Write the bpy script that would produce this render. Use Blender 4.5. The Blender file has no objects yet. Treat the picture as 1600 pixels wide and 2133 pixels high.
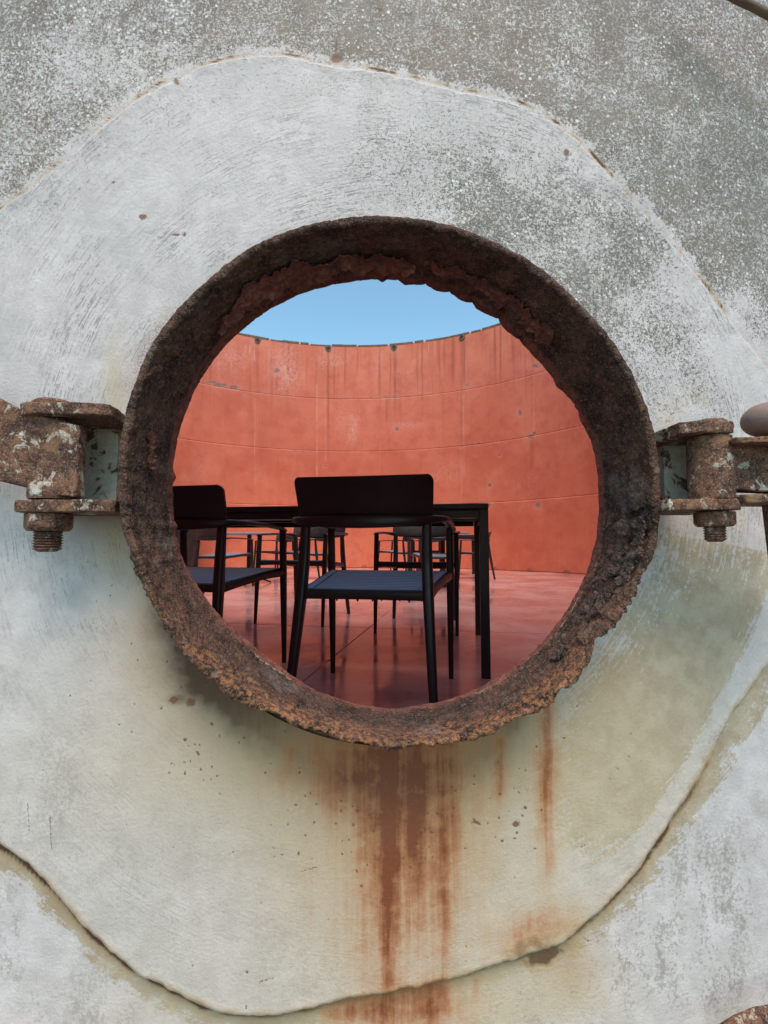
import bpy, math, random
import numpy as np
from mathutils import Vector
C = bpy.context.scene
COL = C.collection
random.seed(4)
RAD = math.radians

# ------------------------------------------------------------------ camera, sky, sun, exposure
F = 980.0                      # focal length in photo pixels (photo 1600 x 2133)
CAMZ = 0.57
PITCH = math.atan(68.5/F)
cd = bpy.data.cameras.new('camera'); cam = bpy.data.objects.new('camera', cd); COL.objects.link(cam)
cd.sensor_fit = 'HORIZONTAL'; cd.sensor_width = 36.0; cd.lens = F/1600*36
cd.clip_start = 0.02; cd.clip_end = 800
cam.location = (0, 0, CAMZ); cam.rotation_euler = (math.pi/2+PITCH, 0, 0)
C.camera = cam

SUN_EL, SUN_AZ = 62.0, 8.0      # azimuth: degrees to the right of straight behind the camera
w = bpy.data.worlds.new('World'); C.world = w; w.use_nodes = True
nt = w.node_tree; nt.nodes.clear()
sky = nt.nodes.new('ShaderNodeTexSky'); sky.sky_type = 'NISHITA'; sky.sun_disc = False
sky.sun_elevation = RAD(SUN_EL); sky.sun_rotation = RAD(180-SUN_AZ)
sky.air_density = 1.0; sky.dust_density = 0.6; sky.ozone_density = 1.0
bg = nt.nodes.new('ShaderNodeBackground'); bg.inputs[1].default_value = 0.15
wo = nt.nodes.new('ShaderNodeOutputWorld')
tint = nt.nodes.new('ShaderNodeMix'); tint.data_type = 'RGBA'; tint.blend_type = 'MULTIPLY'; tint.inputs[0].default_value = 1
tint.inputs[7].default_value = (.92, 1.13, 1.0, 1)
nt.links.new(sky.outputs[0], tint.inputs[6]); nt.links.new(tint.outputs[2], bg.inputs[0]); nt.links.new(bg.outputs[0], wo.inputs[0])
sd = bpy.data.lights.new('sun', 'SUN'); sd.energy = 2.0; sd.angle = RAD(32); sd.color = (1, 0.86, 0.75)
sun = bpy.data.objects.new('sun', sd); COL.objects.link(sun)
_d = Vector((-math.sin(RAD(SUN_AZ))*math.cos(RAD(SUN_EL)), math.cos(RAD(SUN_AZ))*math.cos(RAD(SUN_EL)), -math.sin(RAD(SUN_EL))))
sun.rotation_euler = _d.to_track_quat('-Z', 'Y').to_euler()
C.view_settings.view_transform = 'Standard'; C.view_settings.look = 'None'
C.view_settings.gamma = 1; C.view_settings.exposure = 0.70
C.view_settings.use_curve_mapping = False

# ------------------------------------------------------------------ photo geometry helpers
cp, sp = math.cos(PITCH), math.sin(PITCH)
def ray(px, py):
    a = (px-800)/F; b = -(py-1066.5)/F
    return np.array([a, cp - b*sp, sp + b*cp])
def at_depth(px, py, Y):          # world point seen at a pixel, on the plane Y
    r = ray(px, py); return r*(Y/r[1]) + np.array([0, 0, CAMZ])
def on_floor(px, py, z=0.0):
    r = ray(px, py); k = (z-CAMZ)/r[2]; return r*k + np.array([0, 0, CAMZ])
def to_px(x, y, z):               # vectorised
    zz = z-CAMZ
    dep = y*cp + zz*sp; up = -y*sp + zz*cp
    return 800 + F*x/dep, 1066.5 - F*up/dep

# ------------------------------------------------------------------ numpy noise
def _h(ix, iy, iz, seed):
    n = (ix.astype(np.int64)*374761393 + iy.astype(np.int64)*668265263 + iz.astype(np.int64)*2147483647 + seed*144269)
    n = (n ^ (n >> 13)) & 0xffffffff
    n = (n*1274126177) & 0xffffffff
    n = n ^ (n >> 16)
    n = (n*2246822519) & 0xffffffff
    n = n ^ (n >> 13)
    return (n & 0xffffff)/float(0xffffff)
def vnoise(x, y, z=0.0, seed=0):
    x, y, z = np.broadcast_arrays(np.asarray(x, float), np.asarray(y, float), np.asarray(z, float))
    ix, iy, iz = np.floor(x), np.floor(y), np.floor(z)
    fx, fy, fz = x-ix, y-iy, z-iz
    fx, fy, fz = [f*f*(3-2*f) for f in (fx, fy, fz)]
    r = 0
    for a in (0, 1):
        for b in (0, 1):
            for c in (0, 1):
                r = r + _h(ix+a, iy+b, iz+c, seed)*(fx if a else 1-fx)*(fy if b else 1-fy)*(fz if c else 1-fz)
    return r*2-1
def fbm(x, y, z=0.0, seed=0, oct=4, gain=0.5):
    r = 0; a = 1; t = 0
    x, y, z = np.asarray(x, float), np.asarray(y, float), np.asarray(z, float)
    for o in range(oct):
        r = r + a*vnoise(x*2**o, y*2**o, z*2**o, seed+o*17); t += a; a *= gain
    return r/t
def worley(x, y, seed=0):
    """nearest feature distance, second distance, cell value"""
    ix, iy = np.floor(x), np.floor(y)
    d1 = np.full(x.shape, 9.0); d2 = np.full(x.shape, 9.0); cv = np.zeros(x.shape)
    for a in (-1, 0, 1):
        for b in (-1, 0, 1):
            cx = ix+a; cy = iy+b; z = np.zeros_like(ix)
            px = cx+_h(cx, cy, z, seed); py = cy+_h(cx, cy, z, seed+5); v = _h(cx, cy, z, seed+9)
            d = np.hypot(px-x, py-y)
            near = d < d1
            d2 = np.where(near, d1, np.minimum(d2, d)); cv = np.where(near, v, cv); d1 = np.where(near, d, d1)
    return d1, d2, cv
def sst(a, b, x):
    t = np.clip((x-a)/(b-a), 0, 1); return t*t*(3-2*t)

# ------------------------------------------------------------------ object helpers
def mesh_np(name, V, Fq, smooth=True):
    me = bpy.data.meshes.new(name)
    V = np.asarray(V, float).reshape(-1, 3); Fq = np.asarray(Fq, np.int64)
    n = Fq.shape[1]
    me.vertices.add(len(V)); me.vertices.foreach_set('co', V.ravel())
    me.loops.add(Fq.size); me.loops.foreach_set('vertex_index', Fq.ravel().astype(np.int32))
    me.polygons.add(len(Fq)); me.polygons.foreach_set('loop_start', (np.arange(len(Fq))*n).astype(np.int32))
    me.polygons.foreach_set('loop_total', np.full(len(Fq), n, np.int32))
    me.polygons.foreach_set('use_smooth', np.full(len(Fq), smooth, bool))
    me.update(calc_edges=True); me.validate()
    return me
def fattr(me, name, arr):
    a = me.attributes.new(name, 'FLOAT', 'POINT'); a.data.foreach_set('value', np.asarray(arr, np.float32).ravel())
def vattr(me, name, arr):
    a = me.attributes.new(name, 'FLOAT_VECTOR', 'POINT'); a.data.foreach_set('vector', np.asarray(arr, np.float32).ravel())
def link(name, me, m, parent=None):
    o = bpy.data.objects.new(name, me); COL.objects.link(o)
    if m is not None and not me.materials: me.materials.append(m)
    if parent is not None: o.parent = parent
    return o
def thing(name, label, cat, loc=(0, 0, 0), rz=0, group=None):
    o = bpy.data.objects.new(name, None); COL.objects.link(o)
    o.location = loc; o.rotation_euler = (0, 0, rz); o['label'] = label; o['category'] = cat
    if group: o['group'] = group
    o.empty_display_size = 0.1
    return o
def grid_faces(nu, nv, wrap=False):
    """vertices laid out index = u*nv + v"""
    uu = np.arange(nu if wrap else nu-1); vv = np.arange(nv-1)
    U, V = np.meshgrid(uu, vv, indexing='ij'); U2 = (U+1) % nu
    return np.stack([U*nv+V, U2*nv+V, U2*nv+V+1, U*nv+V+1], -1).reshape(-1, 4)
class MB:
    """collects simple shapes into one mesh"""
    def __init__(s): s.v = []; s.f = []
    def add(s, V, Fs):
        b = len(s.v); s.v += [tuple(map(float, p)) for p in V]; s.f += [tuple(int(i)+b for i in f) for f in Fs]
    def box(s, lo, hi):
        x0, y0, z0 = lo; x1, y1, z1 = hi
        s.add([(x0,y0,z0),(x1,y0,z0),(x1,y1,z0),(x0,y1,z0),(x0,y0,z1),(x1,y0,z1),(x1,y1,z1),(x0,y1,z1)],
              [(0,3,2,1),(4,5,6,7),(0,1,5,4),(1,2,6,5),(2,3,7,6),(3,0,4,7)])
    def sweep(s, pts, wid, hei, side=None, n=12, pw=3.0, cap=True):
        """superellipse section swept along pts; wid along 'side' vector(s), hei perpendicular"""
        P = [Vector(p) for p in pts]; m = len(P); V = []
        for i, p in enumerate(P):
            t = (P[min(i+1, m-1)]-P[max(i-1, 0)]).normalized()
            sv = Vector(side[i] if isinstance(side, list) else (side or (1, 0, 0)))
            sv = (sv - t*sv.dot(t)).normalized(); up = t.cross(sv).normalized()
            ww = wid[i] if hasattr(wid, '__len__') else wid; hh = hei[i] if hasattr(hei, '__len__') else hei
            for k in range(n):
                a = 2*math.pi*(k+.5)/n; c, q = math.cos(a), math.sin(a)
                c = math.copysign(abs(c)**(2/pw), c); q = math.copysign(abs(q)**(2/pw), q)
                V.append(p + sv*c*ww/2 + up*q*hh/2)
        Fs = []
        for i in range(m-1):
            for k in range(n):
                k2 = (k+1) % n; Fs.append((i*n+k, i*n+k2, (i+1)*n+k2, (i+1)*n+k))
        if cap: Fs.append(tuple(reversed(range(n)))); Fs.append(tuple((m-1)*n+k for k in range(n)))
        s.add(V, Fs)
    def lathe(s, prof, c=(0, 0, 0), n=32, axis='Z', jit=0):
        V = []; m = len(prof)
        for r, z in prof:
            for k in range(n):
                a = 2*math.pi*k/n; V.append((c[0]+r*math.cos(a), c[1]+r*math.sin(a), c[2]+z))
        Fs = [(i*n+k, i*n+(k+1) % n, (i+1)*n+(k+1) % n, (i+1)*n+k) for i in range(m-1) for k in range(n)]
        Fs.append(tuple(reversed(range(n)))); Fs.append(tuple((m-1)*n+k for k in range(n)))
        s.add(V, Fs)
    def build(s, name, m, parent=None, smooth=False, bevel=0, sub=0):
        me = bpy.data.meshes.new(name); me.from_pydata(s.v, [], s.f); me.update()
        o = link(name, me, m, parent)
        if smooth:
            for p in me.polygons: p.use_smooth = True
            try: me.set_sharp_from_angle(angle=RAD(42))
            except Exception: pass
        if bevel:
            b = o.modifiers.new('bevel', 'BEVEL'); b.width = bevel; b.segments = 2; b.limit_method = 'ANGLE'
        return o

# ------------------------------------------------------------------ material helpers
class M:
    def __init__(s, name):
        s.m = bpy.data.materials.new(name); s.m.use_nodes = True; s.t = s.m.node_tree
        s.b = s.t.nodes['Principled BSDF']; s.L = s.t.links.new
    def n(s, typ, **k):
        q = s.t.nodes.new(typ)
        for a, v in k.items(): setattr(q, a, v)
        return q
    def put(s, sock, v):
        if hasattr(v, 'is_linked') or hasattr(v, 'links'): s.L(v, sock)
        else: sock.default_value = v
    def attr(s, name, out='Fac'):
        q = s.n('ShaderNodeAttribute'); q.attribute_name = name; return q.outputs[out]
    def obj(s): return s.n('ShaderNodeTexCoord').outputs['Object']
    def mapping(s, vec, scale=(1, 1, 1), loc=(0, 0, 0), rot=(0, 0, 0)):
        q = s.n('ShaderNodeMapping'); s.L(vec, q.inputs[0]); q.inputs[3].default_value = scale; q.inputs[1].default_value = loc; q.inputs[2].default_value = rot
        return q.outputs[0]
    def noise(s, vec, scale, detail=4, rough=.55, dist=0, col=False):
        q = s.n('ShaderNodeTexNoise'); s.L(vec, q.inputs['Vector']); q.inputs['Scale'].default_value = scale
        q.inputs['Detail'].default_value = detail; q.inputs['Roughness'].default_value = rough; q.inputs['Distortion'].default_value = dist
        return q.outputs['Color' if col else 'Fac']
    def voro(s, vec, scale, feature='F1', out='Distance', rnd=1):
        q = s.n('ShaderNodeTexVoronoi'); q.feature = feature; s.L(vec, q.inputs['Vector']); q.inputs['Scale'].default_value = scale
        q.inputs['Randomness'].default_value = rnd
        return q.outputs[out]
    def math(s, op, a, b=0.0, c=0.0, clamp=False):
        q = s.n('ShaderNodeMath', operation=op); q.use_clamp = clamp
        s.put(q.inputs[0], a); s.put(q.inputs[1], b)
        if op in ('MULTIPLY_ADD', 'SMOOTH_MIN', 'COMPARE'): s.put(q.inputs[2], c)
        return q.outputs[0]
    def ramp(s, v, a, b, lo=0.0, hi=1.0, smooth=True):
        q = s.n('ShaderNodeMapRange'); q.interpolation_type = 'SMOOTHSTEP' if smooth else 'LINEAR'
        s.put(q.inputs[0], v); s.put(q.inputs[1], a); s.put(q.inputs[2], b); s.put(q.inputs[3], lo); s.put(q.inputs[4], hi)
        return q.outputs[0]
    def mix(s, f, a, b, mode='MIX'):
        q = s.n('ShaderNodeMix', data_type='RGBA', blend_type=mode); q.clamp_factor = True
        def c(sock, v):
            if isinstance(v, tuple): sock.default_value = (*v, 1) if len(v) == 3 else v
            else: s.L(v, sock)
        s.put(q.inputs[0], f); c(q.inputs[6], a); c(q.inputs[7], b)
        return q.outputs[2]
    def color(s, v):
        if isinstance(v, tuple): s.b.inputs['Base Color'].default_value = (*v, 1)
        else: s.L(v, s.b.inputs['Base Color'])
    def rough(s, v): s.put(s.b.inputs['Roughness'], v)
    def bump(s, h, strength=.5, dist=.001, prev=None):
        q = s.n('ShaderNodeBump'); q.inputs['Strength'].default_value = strength; q.inputs['Distance'].default_value = dist
        s.L(h, q.inputs['Height'])
        if prev is not None: s.L(prev, q.inputs['Normal'])
        s.L(q.outputs[0], s.b.inputs['Normal']); return q.outputs[0]

# ---- weathered white/grey paint of the outer tank wall (masks come with the mesh)
def mat_paint():
    m = M('weathered_tank_paint'); P = m.obj()
    big = m.noise(P, 5, 5, .6); med = m.noise(P, 34, 5, .6); fine = m.noise(P, 420, 3, .6)
    speck, tan, rust, dirt_shade, brown, tone = [m.attr(a) for a in ('speck', 'tan', 'rust', 'dirt_shade', 'brown', 'tone')]
    base = m.mix(m.ramp(med, .3, .7), (.55, .475, .45), (.67, .59, .565))
    base = m.mix(m.math('MULTIPLY', m.ramp(big, .45, .7), .4), base, (.42, .39, .365))
    base = m.mix(m.ramp(m.noise(P, 900, 2), .35, .7, 0, .22), base, (.34, .33, .32))
    # brush strokes running round the opening
    pol = m.attr('pol', 'Vector')
    st1 = m.noise(pol, 1.0, 3, .6)
    st2 = m.noise(m.mapping(pol, (2.3, 2.3, 1.9), (3, 1, 7)), 1.0, 2, .5)
    stm = m.ramp(m.noise(P, 9, 4, .65), .38, .56)
    stroke = m.math('MULTIPLY', m.ramp(m.math('MULTIPLY', m.math('MULTIPLY', st1, st2), m.ramp(m.noise(P, 260, 3, .7), .3, .7, .75, 1.25)), .285, .320), m.math('MULTIPLY', stm, m.attr('stroke')))
    base = m.mix(m.math('MULTIPLY', stroke, .75), base, (.20, .185, .17))
    lt = m.math('MULTIPLY', m.ramp(st1, .60, .68), m.attr('stroke'))
    base = m.mix(m.math('MULTIPLY', lt, .35), base, (.74, .71, .69))
    # tan film with paint scraps left standing on it
    tn = m.math('ADD', m.math('MULTIPLY', m.math('SUBTRACT', m.noise(pol, .7, 5, .75), .5), 1.9), m.math('MULTIPLY', m.math('SUBTRACT', m.noise(P, 170, 5, .85), .5), 2.3))
    tk = m.ramp(m.math('ADD', tan, tn), .47, .54)
    tancol = m.mix(m.ramp(med, .35, .65), (.37, .26, .15), (.47, .365, .24))
    base = m.mix(m.math('MULTIPLY', tk, .85), base, tancol)
    base = m.mix(m.math('MULTIPLY', m.attr('film'), .8), base, (.53, .42, .28))
    # lichen like speckle
    Pw = m.mapping(P, (1, 1, 1.0), rot=(0, .5, 0))
    sp1 = m.noise(Pw, 210, 4, .85, .7); sp2 = m.noise(Pw, 520, 3, .8, .5)
    sv = m.math('ADD', m.math('MULTIPLY', sp1, .55), m.math('MULTIPLY', sp2, .45))
    thr = m.math('ADD', m.ramp(speck, 0, 1, .41, .535, False), m.math('MULTIPLY', m.math('SUBTRACT', m.noise(P, 22, 5, .7), .5), m.math('MULTIPLY', speck, .16)))
    flake = m.ramp(m.math('SUBTRACT', sv, thr), -.006, .010)
    ground = m.mix(m.ramp(m.noise(P, 14, 5, .7), .35, .65), (.090, .064, .040), (.165, .135, .098))
    ground = m.mix(m.math('MULTIPLY', brown, m.ramp(m.noise(P, 40, 5, .7), .3, .6)), ground, (.16, .095, .05))
    ground = m.mix(m.ramp(fine, .3, .75, 0, .5), ground, (.27, .24, .205))
    onsp = m.ramp(speck, 0.02, .16)
    notflake = m.math('MULTIPLY', m.math('SUBTRACT', 1.0, flake), onsp)
    base = m.mix(m.math('MULTIPLY', notflake, .93), base, ground)
    vd = m.voro(P, 150, 'F1', 'Distance'); vc = m.voro(P, 150, 'F1', 'Color')
    dot = m.ramp(m.math('SUBTRACT', vd, m.math('MULTIPLY', m.ramp(vc, .45, .95), .34)), .03, -.03)
    dot = m.math('MULTIPLY', dot, m.ramp(speck, .25, .7))
    base = m.mix(m.math('MULTIPLY', dot, m.ramp(m.noise(P, 60, 3), .35, .5, .35, .9)), base, (.78, .75, .71))
    wf = m.math('MULTIPLY', m.ramp(m.math('SUBTRACT', sv, thr), .07, .11), m.ramp(speck, .3, .9))
    base = m.mix(m.math('MULTIPLY', wf, .7), base, (.80, .77, .74))
    # grey grime
    base = m.mix(m.math('MULTIPLY', tone, m.ramp(m.math('MULTIPLY', m.noise(m.mapping(P, (1, 1, .4)), 30, 5, .75), m.noise(P, 190, 4, .8)), .24, .32, 0, .75)), base, (.24, .205, .17))
    # dirt film with painted shade, then rust
    dn = m.math('ADD', m.math('MULTIPLY', dirt_shade, 1.25), m.math('MULTIPLY', m.math('SUBTRACT', med, .5), m.math('MULTIPLY', dirt_shade, .9)), clamp=True)
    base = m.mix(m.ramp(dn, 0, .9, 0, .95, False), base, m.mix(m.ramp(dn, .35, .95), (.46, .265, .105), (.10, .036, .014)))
    vs = m.noise(m.mapping(P, (1, 1, .05)), 120, 4, .6)
    rn = m.math('MULTIPLY', rust, m.ramp(vs, .25, .7, .72, 1.2))
    rn = m.math('MULTIPLY', rn, m.ramp(m.noise(P, 70, 5, .7), .25, .65, .75, 1.1))
    rcol = m.mix(m.ramp(rn, .15, .6, 0, 1, False), (.56, .37, .19), (.46, .185, .072)); rcol = m.mix(m.ramp(rn, .55, 1.15, 0, 1, False), rcol, (.22, .060, .022))
    base = m.mix(m.math('SUBTRACT', 1.0, m.math('POWER', m.math('SUBTRACT', 1.0, m.math('MULTIPLY', rn, .9, clamp=True), clamp=True), 2.2)), base, rcol)
    base = m.mix(m.attr('pink'), base, m.mix(m.ramp(sp2, .4, .6), (.33, .19, .14), (.55, .50, .47)))
    sx = m.attr('spot')
    base = m.mix(m.ramp(m.math('ADD', sx, m.math('MULTIPLY', m.math('SUBTRACT', sp1, .5), 1.6)), .45, .75, 0, .9), base, (.19, .085, .04))
    m.color(base)
    m.rough(m.ramp(med, .3, .7, .55, .75)); m.b.inputs['Specular IOR Level'].default_value = .35
    h = m.math('ADD', m.math('MULTIPLY', m.noise(P, 260, 4, .6), 1.0), m.math('MULTIPLY', m.noise(P, 45, 3), .8))
    h = m.math('ADD', h, m.math('MULTIPLY', flake, m.math('MULTIPLY', onsp, .7)))
    h = m.math('SUBTRACT', h, m.math('MULTIPLY', stroke, .5))
    h = m.math('ADD', h, m.math('MULTIPLY', sx, .25))
    m.bump(h, .55, .0016)
    return m.m

def mat_rust(name='scaled_rust', paint=True, flaked=1.0):
    m = M(name); P = m.obj()
    a = m.noise(P, 28, 6, .65, .3); b = m.noise(P, 110, 5, .65); c = m.noise(P, 480, 3, .6)
    col = m.mix(m.ramp(a, .38, .62), (.022, .014, .012), (.115, .056, .040))
    col = m.mix(m.ramp(b, .52, .70, 0, .7), col, (.22, .095, .050))
    col = m.mix(m.ramp(b, .46, .32, 0, .8), col, (.030, .020, .016))
    col = m.mix(m.ramp(m.noise(m.mapping(P, loc=(4, 2, 8)), 60, 4, .6), .6, .68, 0, .7), col, (.15, .125, .11))
    col = m.mix(m.ramp(c, .5, .72, 0, .65), col, (.30, .21, .16))
    cr = m.voro(m.mapping(P, loc=(1, 4, 2)), 95, 'DISTANCE_TO_EDGE')
    col = m.mix(m.ramp(cr, .0, .06, .25, 0), col, (.02, .012, .009))
    if paint:
        ed = m.attr('red')
        col = m.mix(m.math('MULTIPLY', ed, m.ramp(m.noise(P, 60, 5, .7), .3, .55)), col, m.mix(m.ramp(b, .4, .6), (.24, .070, .050), (.34, .115, .085)))
        pl = m.attr('scale')
        col = m.mix(m.math('MULTIPLY', pl, .8), col, m.mix(m.ramp(b, .35, .65), (.085, .070, .066), (.22, .165, .13)))
        li = m.attr('lime')
        col = m.mix(m.ramp(m.math('MULTIPLY', li, m.noise(P, 240, 4, .7)), .30, .5, 0, .8), col, (.42, .33, .26))
        col = m.mix(m.math('MULTIPLY', m.attr('orange'), m.ramp(m.noise(P, 150, 5, .7), .42, .62)), col, (.40, .17, .075))
    m.color(col); m.rough(.86); m.b.inputs['Specular IOR Level'].default_value = .25
    h = m.math('ADD', m.math('MULTIPLY', b, 1.4), m.math('MULTIPLY', c, .7))
    h = m.math('ADD', h, m.math('MULTIPLY', m.ramp(cr, 0, .1), .15))
    m.bump(h, 1.0*flaked, .0045)
    return m.m

def mat_rustpaint():     # hinge hardware: brown rust with scraps of pale paint
    m = M('rusty_hinge_steel'); P = m.obj()
    a = m.noise(P, 38, 6, .65, .4); b = m.noise(P, 150, 5, .65); c = m.noise(P, 520, 3)
    col = m.mix(m.ramp(a, .35, .65), (.060, .026, .017), (.22, .095, .055))
    col = m.mix(m.ramp(b, .52, .36, 0, .85), col, (.030, .016, .012))
    col = m.mix(m.ramp(c, .48, .7, 0, .6), col, (.36, .23, .16))
    q = m.noise(m.mapping(P, loc=(7, 3, 1)), 42, 6, .72, .5)
    col = m.mix(m.ramp(q, .57, .60), col, m.mix(m.ramp(b, .3, .7), (.40, .30, .19), (.58, .54, .47)))
    g = m.noise(m.mapping(P, loc=(2, 9, 5)), 26, 4, .6)
    col = m.mix(m.ramp(g, .58, .74, 0, .8), col, (.30, .17, .075))
    m.color(col); m.rough(.8); m.b.inputs['Specular IOR Level'].default_value = .3
    m.bump(m.math('ADD', m.math('ADD', b, m.math('MULTIPLY', a, 1.2)), m.math('MULTIPLY', m.ramp(q, .60, .63), .4)), .8, .003)
    return m.m

def mat_web():
    m = M('worn_grey_paint_on_rust'); P = m.obj()
    a = m.noise(P, 40, 6, .7, .5); b = m.noise(P, 160, 5, .65)
    col = m.mix(m.ramp(b, .3, .7), (.42, .38, .32), (.56, .52, .46))
    col = m.mix(m.ramp(a, .40, .60, 0, .55), col, (.36, .27, .15))
    col = m.mix(m.ramp(a, .56, .60), col, m.mix(m.ramp(b, .35, .6), (.05, .025, .016), (.16, .07, .035)))
    m.color(col); m.rough(.75); m.bump(m.math('ADD', b, m.ramp(a, .60, .56)), .6, .002); return m.m

def mat_flake():
    m = M('peeling_red_paint'); P = m.obj()
    a = m.noise(P, 35, 5, .65); b = m.noise(P, 160, 4, .6)
    col = m.mix(m.ramp(a, .35, .65), (.11, .034, .024), (.25, .080, .052))
    col = m.mix(m.ramp(a, .62, .75, 0, .8), col, (.30, .18, .11))
    col = m.mix(m.ramp(b, .3, .55, .85, 0), col, (.05, .02, .015))
    m.color(col); m.rough(.7); m.bump(m.math('ADD', a, b), .6, .003)
    return m.m

def mat_redwall():
    m = M('red_tank_wall_paint'); P = m.obj()
    big = m.noise(P, .55, 4, .55); med = m.noise(P, 3.5, 5, .6); fine = m.noise(P, 45, 4, .6)
    col = m.mix(m.ramp(big, .3, .7), (.57, .148, .080), (.68, .205, .115))
    col = m.mix(m.ramp(med, .42, .70, 0, .45), col, (.50, .10, .06))
    col = m.mix(m.ramp(m.noise(m.mapping(P, loc=(3, 9, 2)), 1.6, 6, .65), .48, .72, 0, .55), col, (.74, .25, .145))
    sv = m.noise(m.mapping(P, (1, 1, .035)), 9, 4, .6)
    hgt = m.attr('top')
    col = m.mix(m.math('MULTIPLY', m.ramp(sv, .52, .68), m.ramp(hgt, 0, 1, .08, .55)), col, (.30, .052, .030))
    sv2 = m.noise(m.mapping(P, (1, 1, .03), (5, 3, 0)), 12, 3, .5)
    col = m.mix(m.math('MULTIPLY', m.ramp(sv2, .62, .70), m.ramp(hgt, 0, 1, .12, .5)), col, (.66, .25, .17))
    col = m.mix(m.math('MULTIPLY', m.attr('chalk'), m.ramp(m.noise(P, 16, 5, .75), .36, .62)), col, (.72, .36, .28))
    col = m.mix(m.attr('drip'), col, (.30, .055, .028))
    col = m.mix(m.attr('lite'), col, (.72, .34, .24))
    col = m.mix(m.attr('halo'), col, (.66, .26, .19))
    col = m.mix(m.ramp(m.attr('chip'), .3, .7), col, m.mix(m.ramp(fine, .4, .6), (.20, .13, .09), (.33, .24, .19)))
    col = m.mix(m.ramp(fine, .3, .8, 0, .12), col, (.25, .06, .04))
    m.color(col); m.rough(.62); m.b.inputs['Specular IOR Level'].default_value = .25
    h = m.math('ADD', m.math('MULTIPLY', med, 1.0), m.math('MULTIPLY', m.attr('chip'), -1.5))
    m.bump(h, .35, .01)
    return m.m

def mat_floor():
    m = M('polished_red_floor'); P = m.obj()
    a = m.noise(P, 1.3, 5, .6, .6); b = m.noise(P, 5, 5, .65, 1.0); c = m.noise(P, 40, 4, .6)
    col = m.mix(m.ramp(a, .35, .65), (.50, .215, .19), (.66, .38, .345))
    col = m.mix(m.ramp(b, .5, .72, 0, .45), col, (.66, .36, .32))
    col = m.mix(m.ramp(b, .45, .3, 0, .45), col, (.24, .050, .040))
    ed = m.voro(m.mapping(P, (1, 1, 1), (3.3, 1.2, 0)), .55, 'DISTANCE_TO_EDGE')
    edn = m.math('ADD', ed, m.math('MULTIPLY', m.math('SUBTRACT', b, .5), .10))
    col = m.mix(m.math('MULTIPLY', m.ramp(edn, .012, .0), .0), col, (.14, .03, .025))
    m.color(col)
    wet = m.ramp(m.noise(P, .9, 4, .6, .5), .40, .60)
    m.rough(m.ramp(wet, 0, 1, .24, .09)); m.b.inputs['Specular IOR Level'].default_value = .55
    h = m.math('ADD', m.math('MULTIPLY', m.noise(P, 3.2, 3, .5), 1.0), m.math('MULTIPLY', m.noise(P, 11, 3, .5), .22))
    m.bump(h, .30, .010)
    return m.m

def mat_plain(name, c0, c1, rough, scale=40, bump=.15, dist=.0006, spec=.5, metal=0):
    m = M(name); P = m.obj(); n = m.noise(P, scale, 4, .6)
    m.color(m.mix(m.ramp(n, .3, .7), c0, c1)); m.rough(m.ramp(n, .3, .7, rough*.85, min(1, rough*1.15)))
    m.b.inputs['Specular IOR Level'].default_value = spec; m.b.inputs['Metallic'].default_value = metal
    m.bump(m.noise(P, scale*8, 3), bump, dist); return m.m

PAINT = mat_paint(); RUST = mat_rust(); RUST2 = mat_rust('thick_rust', paint=False); HINGE = mat_rustpaint(); WEB = mat_web(); FLAKE = mat_flake()
REDW = mat_redwall(); FLOOR = mat_floor()
BLACK = mat_plain('black_powder_coat', (.010, .010, .012), (.016, .015, .018), .42, 30)
SLAT = mat_plain('slat_sky_sheen', (.20, .275, .37), (.25, .325, .42), .5, 25, .05, .0003)  # sky reflection on the seats mixed into the colour as pale blue
BROWN = mat_plain('rusted_rim_steel', (.09, .055, .035), (.20, .13, .085), .85, 12, .5, .004)
DARK = mat_plain('dark_cabinet', (.018, .014, .014), (.034, .026, .024), .35, 6)
JOINT = mat_plain('floor_joint', (.35, .14, .11), (.48, .22, .17), .6, 10)
DROP = mat_plain('water_drop_dark', (.012, .012, .014), (.02, .02, .022), .05, 10)
BALL = mat_plain('dull_brown_rubber', (.20, .125, .105), (.27, .175, .15), .75, 60, .4, .001)
GROUND = mat_plain('ground_concrete', (.12, .115, .10), (.20, .19, .17), .9, 6, .4, .004)

# ------------------------------------------------------------------ tank geometry
WY = 0.60                                   # outer wall face in front of the camera
R_T = 5.62; PHI = RAD(-8)
CX, CY = R_T*math.sin(PHI), WY + R_T*math.cos(PHI)
WALL_H = 5.67; Z_OUT = -0.62
def wall_y(x):                               # outer face of the shell close to the opening
    x = np.asarray(x, float)
    return CY - np.sqrt(R_T**2-(x-CX)**2) - math.tan(RAD(5.5))*x*np.exp(-(x/1.1)**2)
AXO = np.array([0.008, 0.52, 0.0]); AXD = np.array([-.048, 1.0, 0.0]); AXD /= np.linalg.norm(AXD)
AXR = np.array([AXD[1], -AXD[0], 0.0])
c0 = at_depth(825, 1006, .52); c1 = at_depth(814, 1029, .63)
ZC = (c0[2]+c1[2])/2
AXO = np.array([c0[0], .52, ZC])

tank = thing('storage_tank', 'weathered grey steel tank wall with rusty round manway opening, red paint inside', 'tank', (0, WY, Z_OUT))
tank_off = np.array([0, WY, Z_OUT])
ground_anchor = tank

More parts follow.
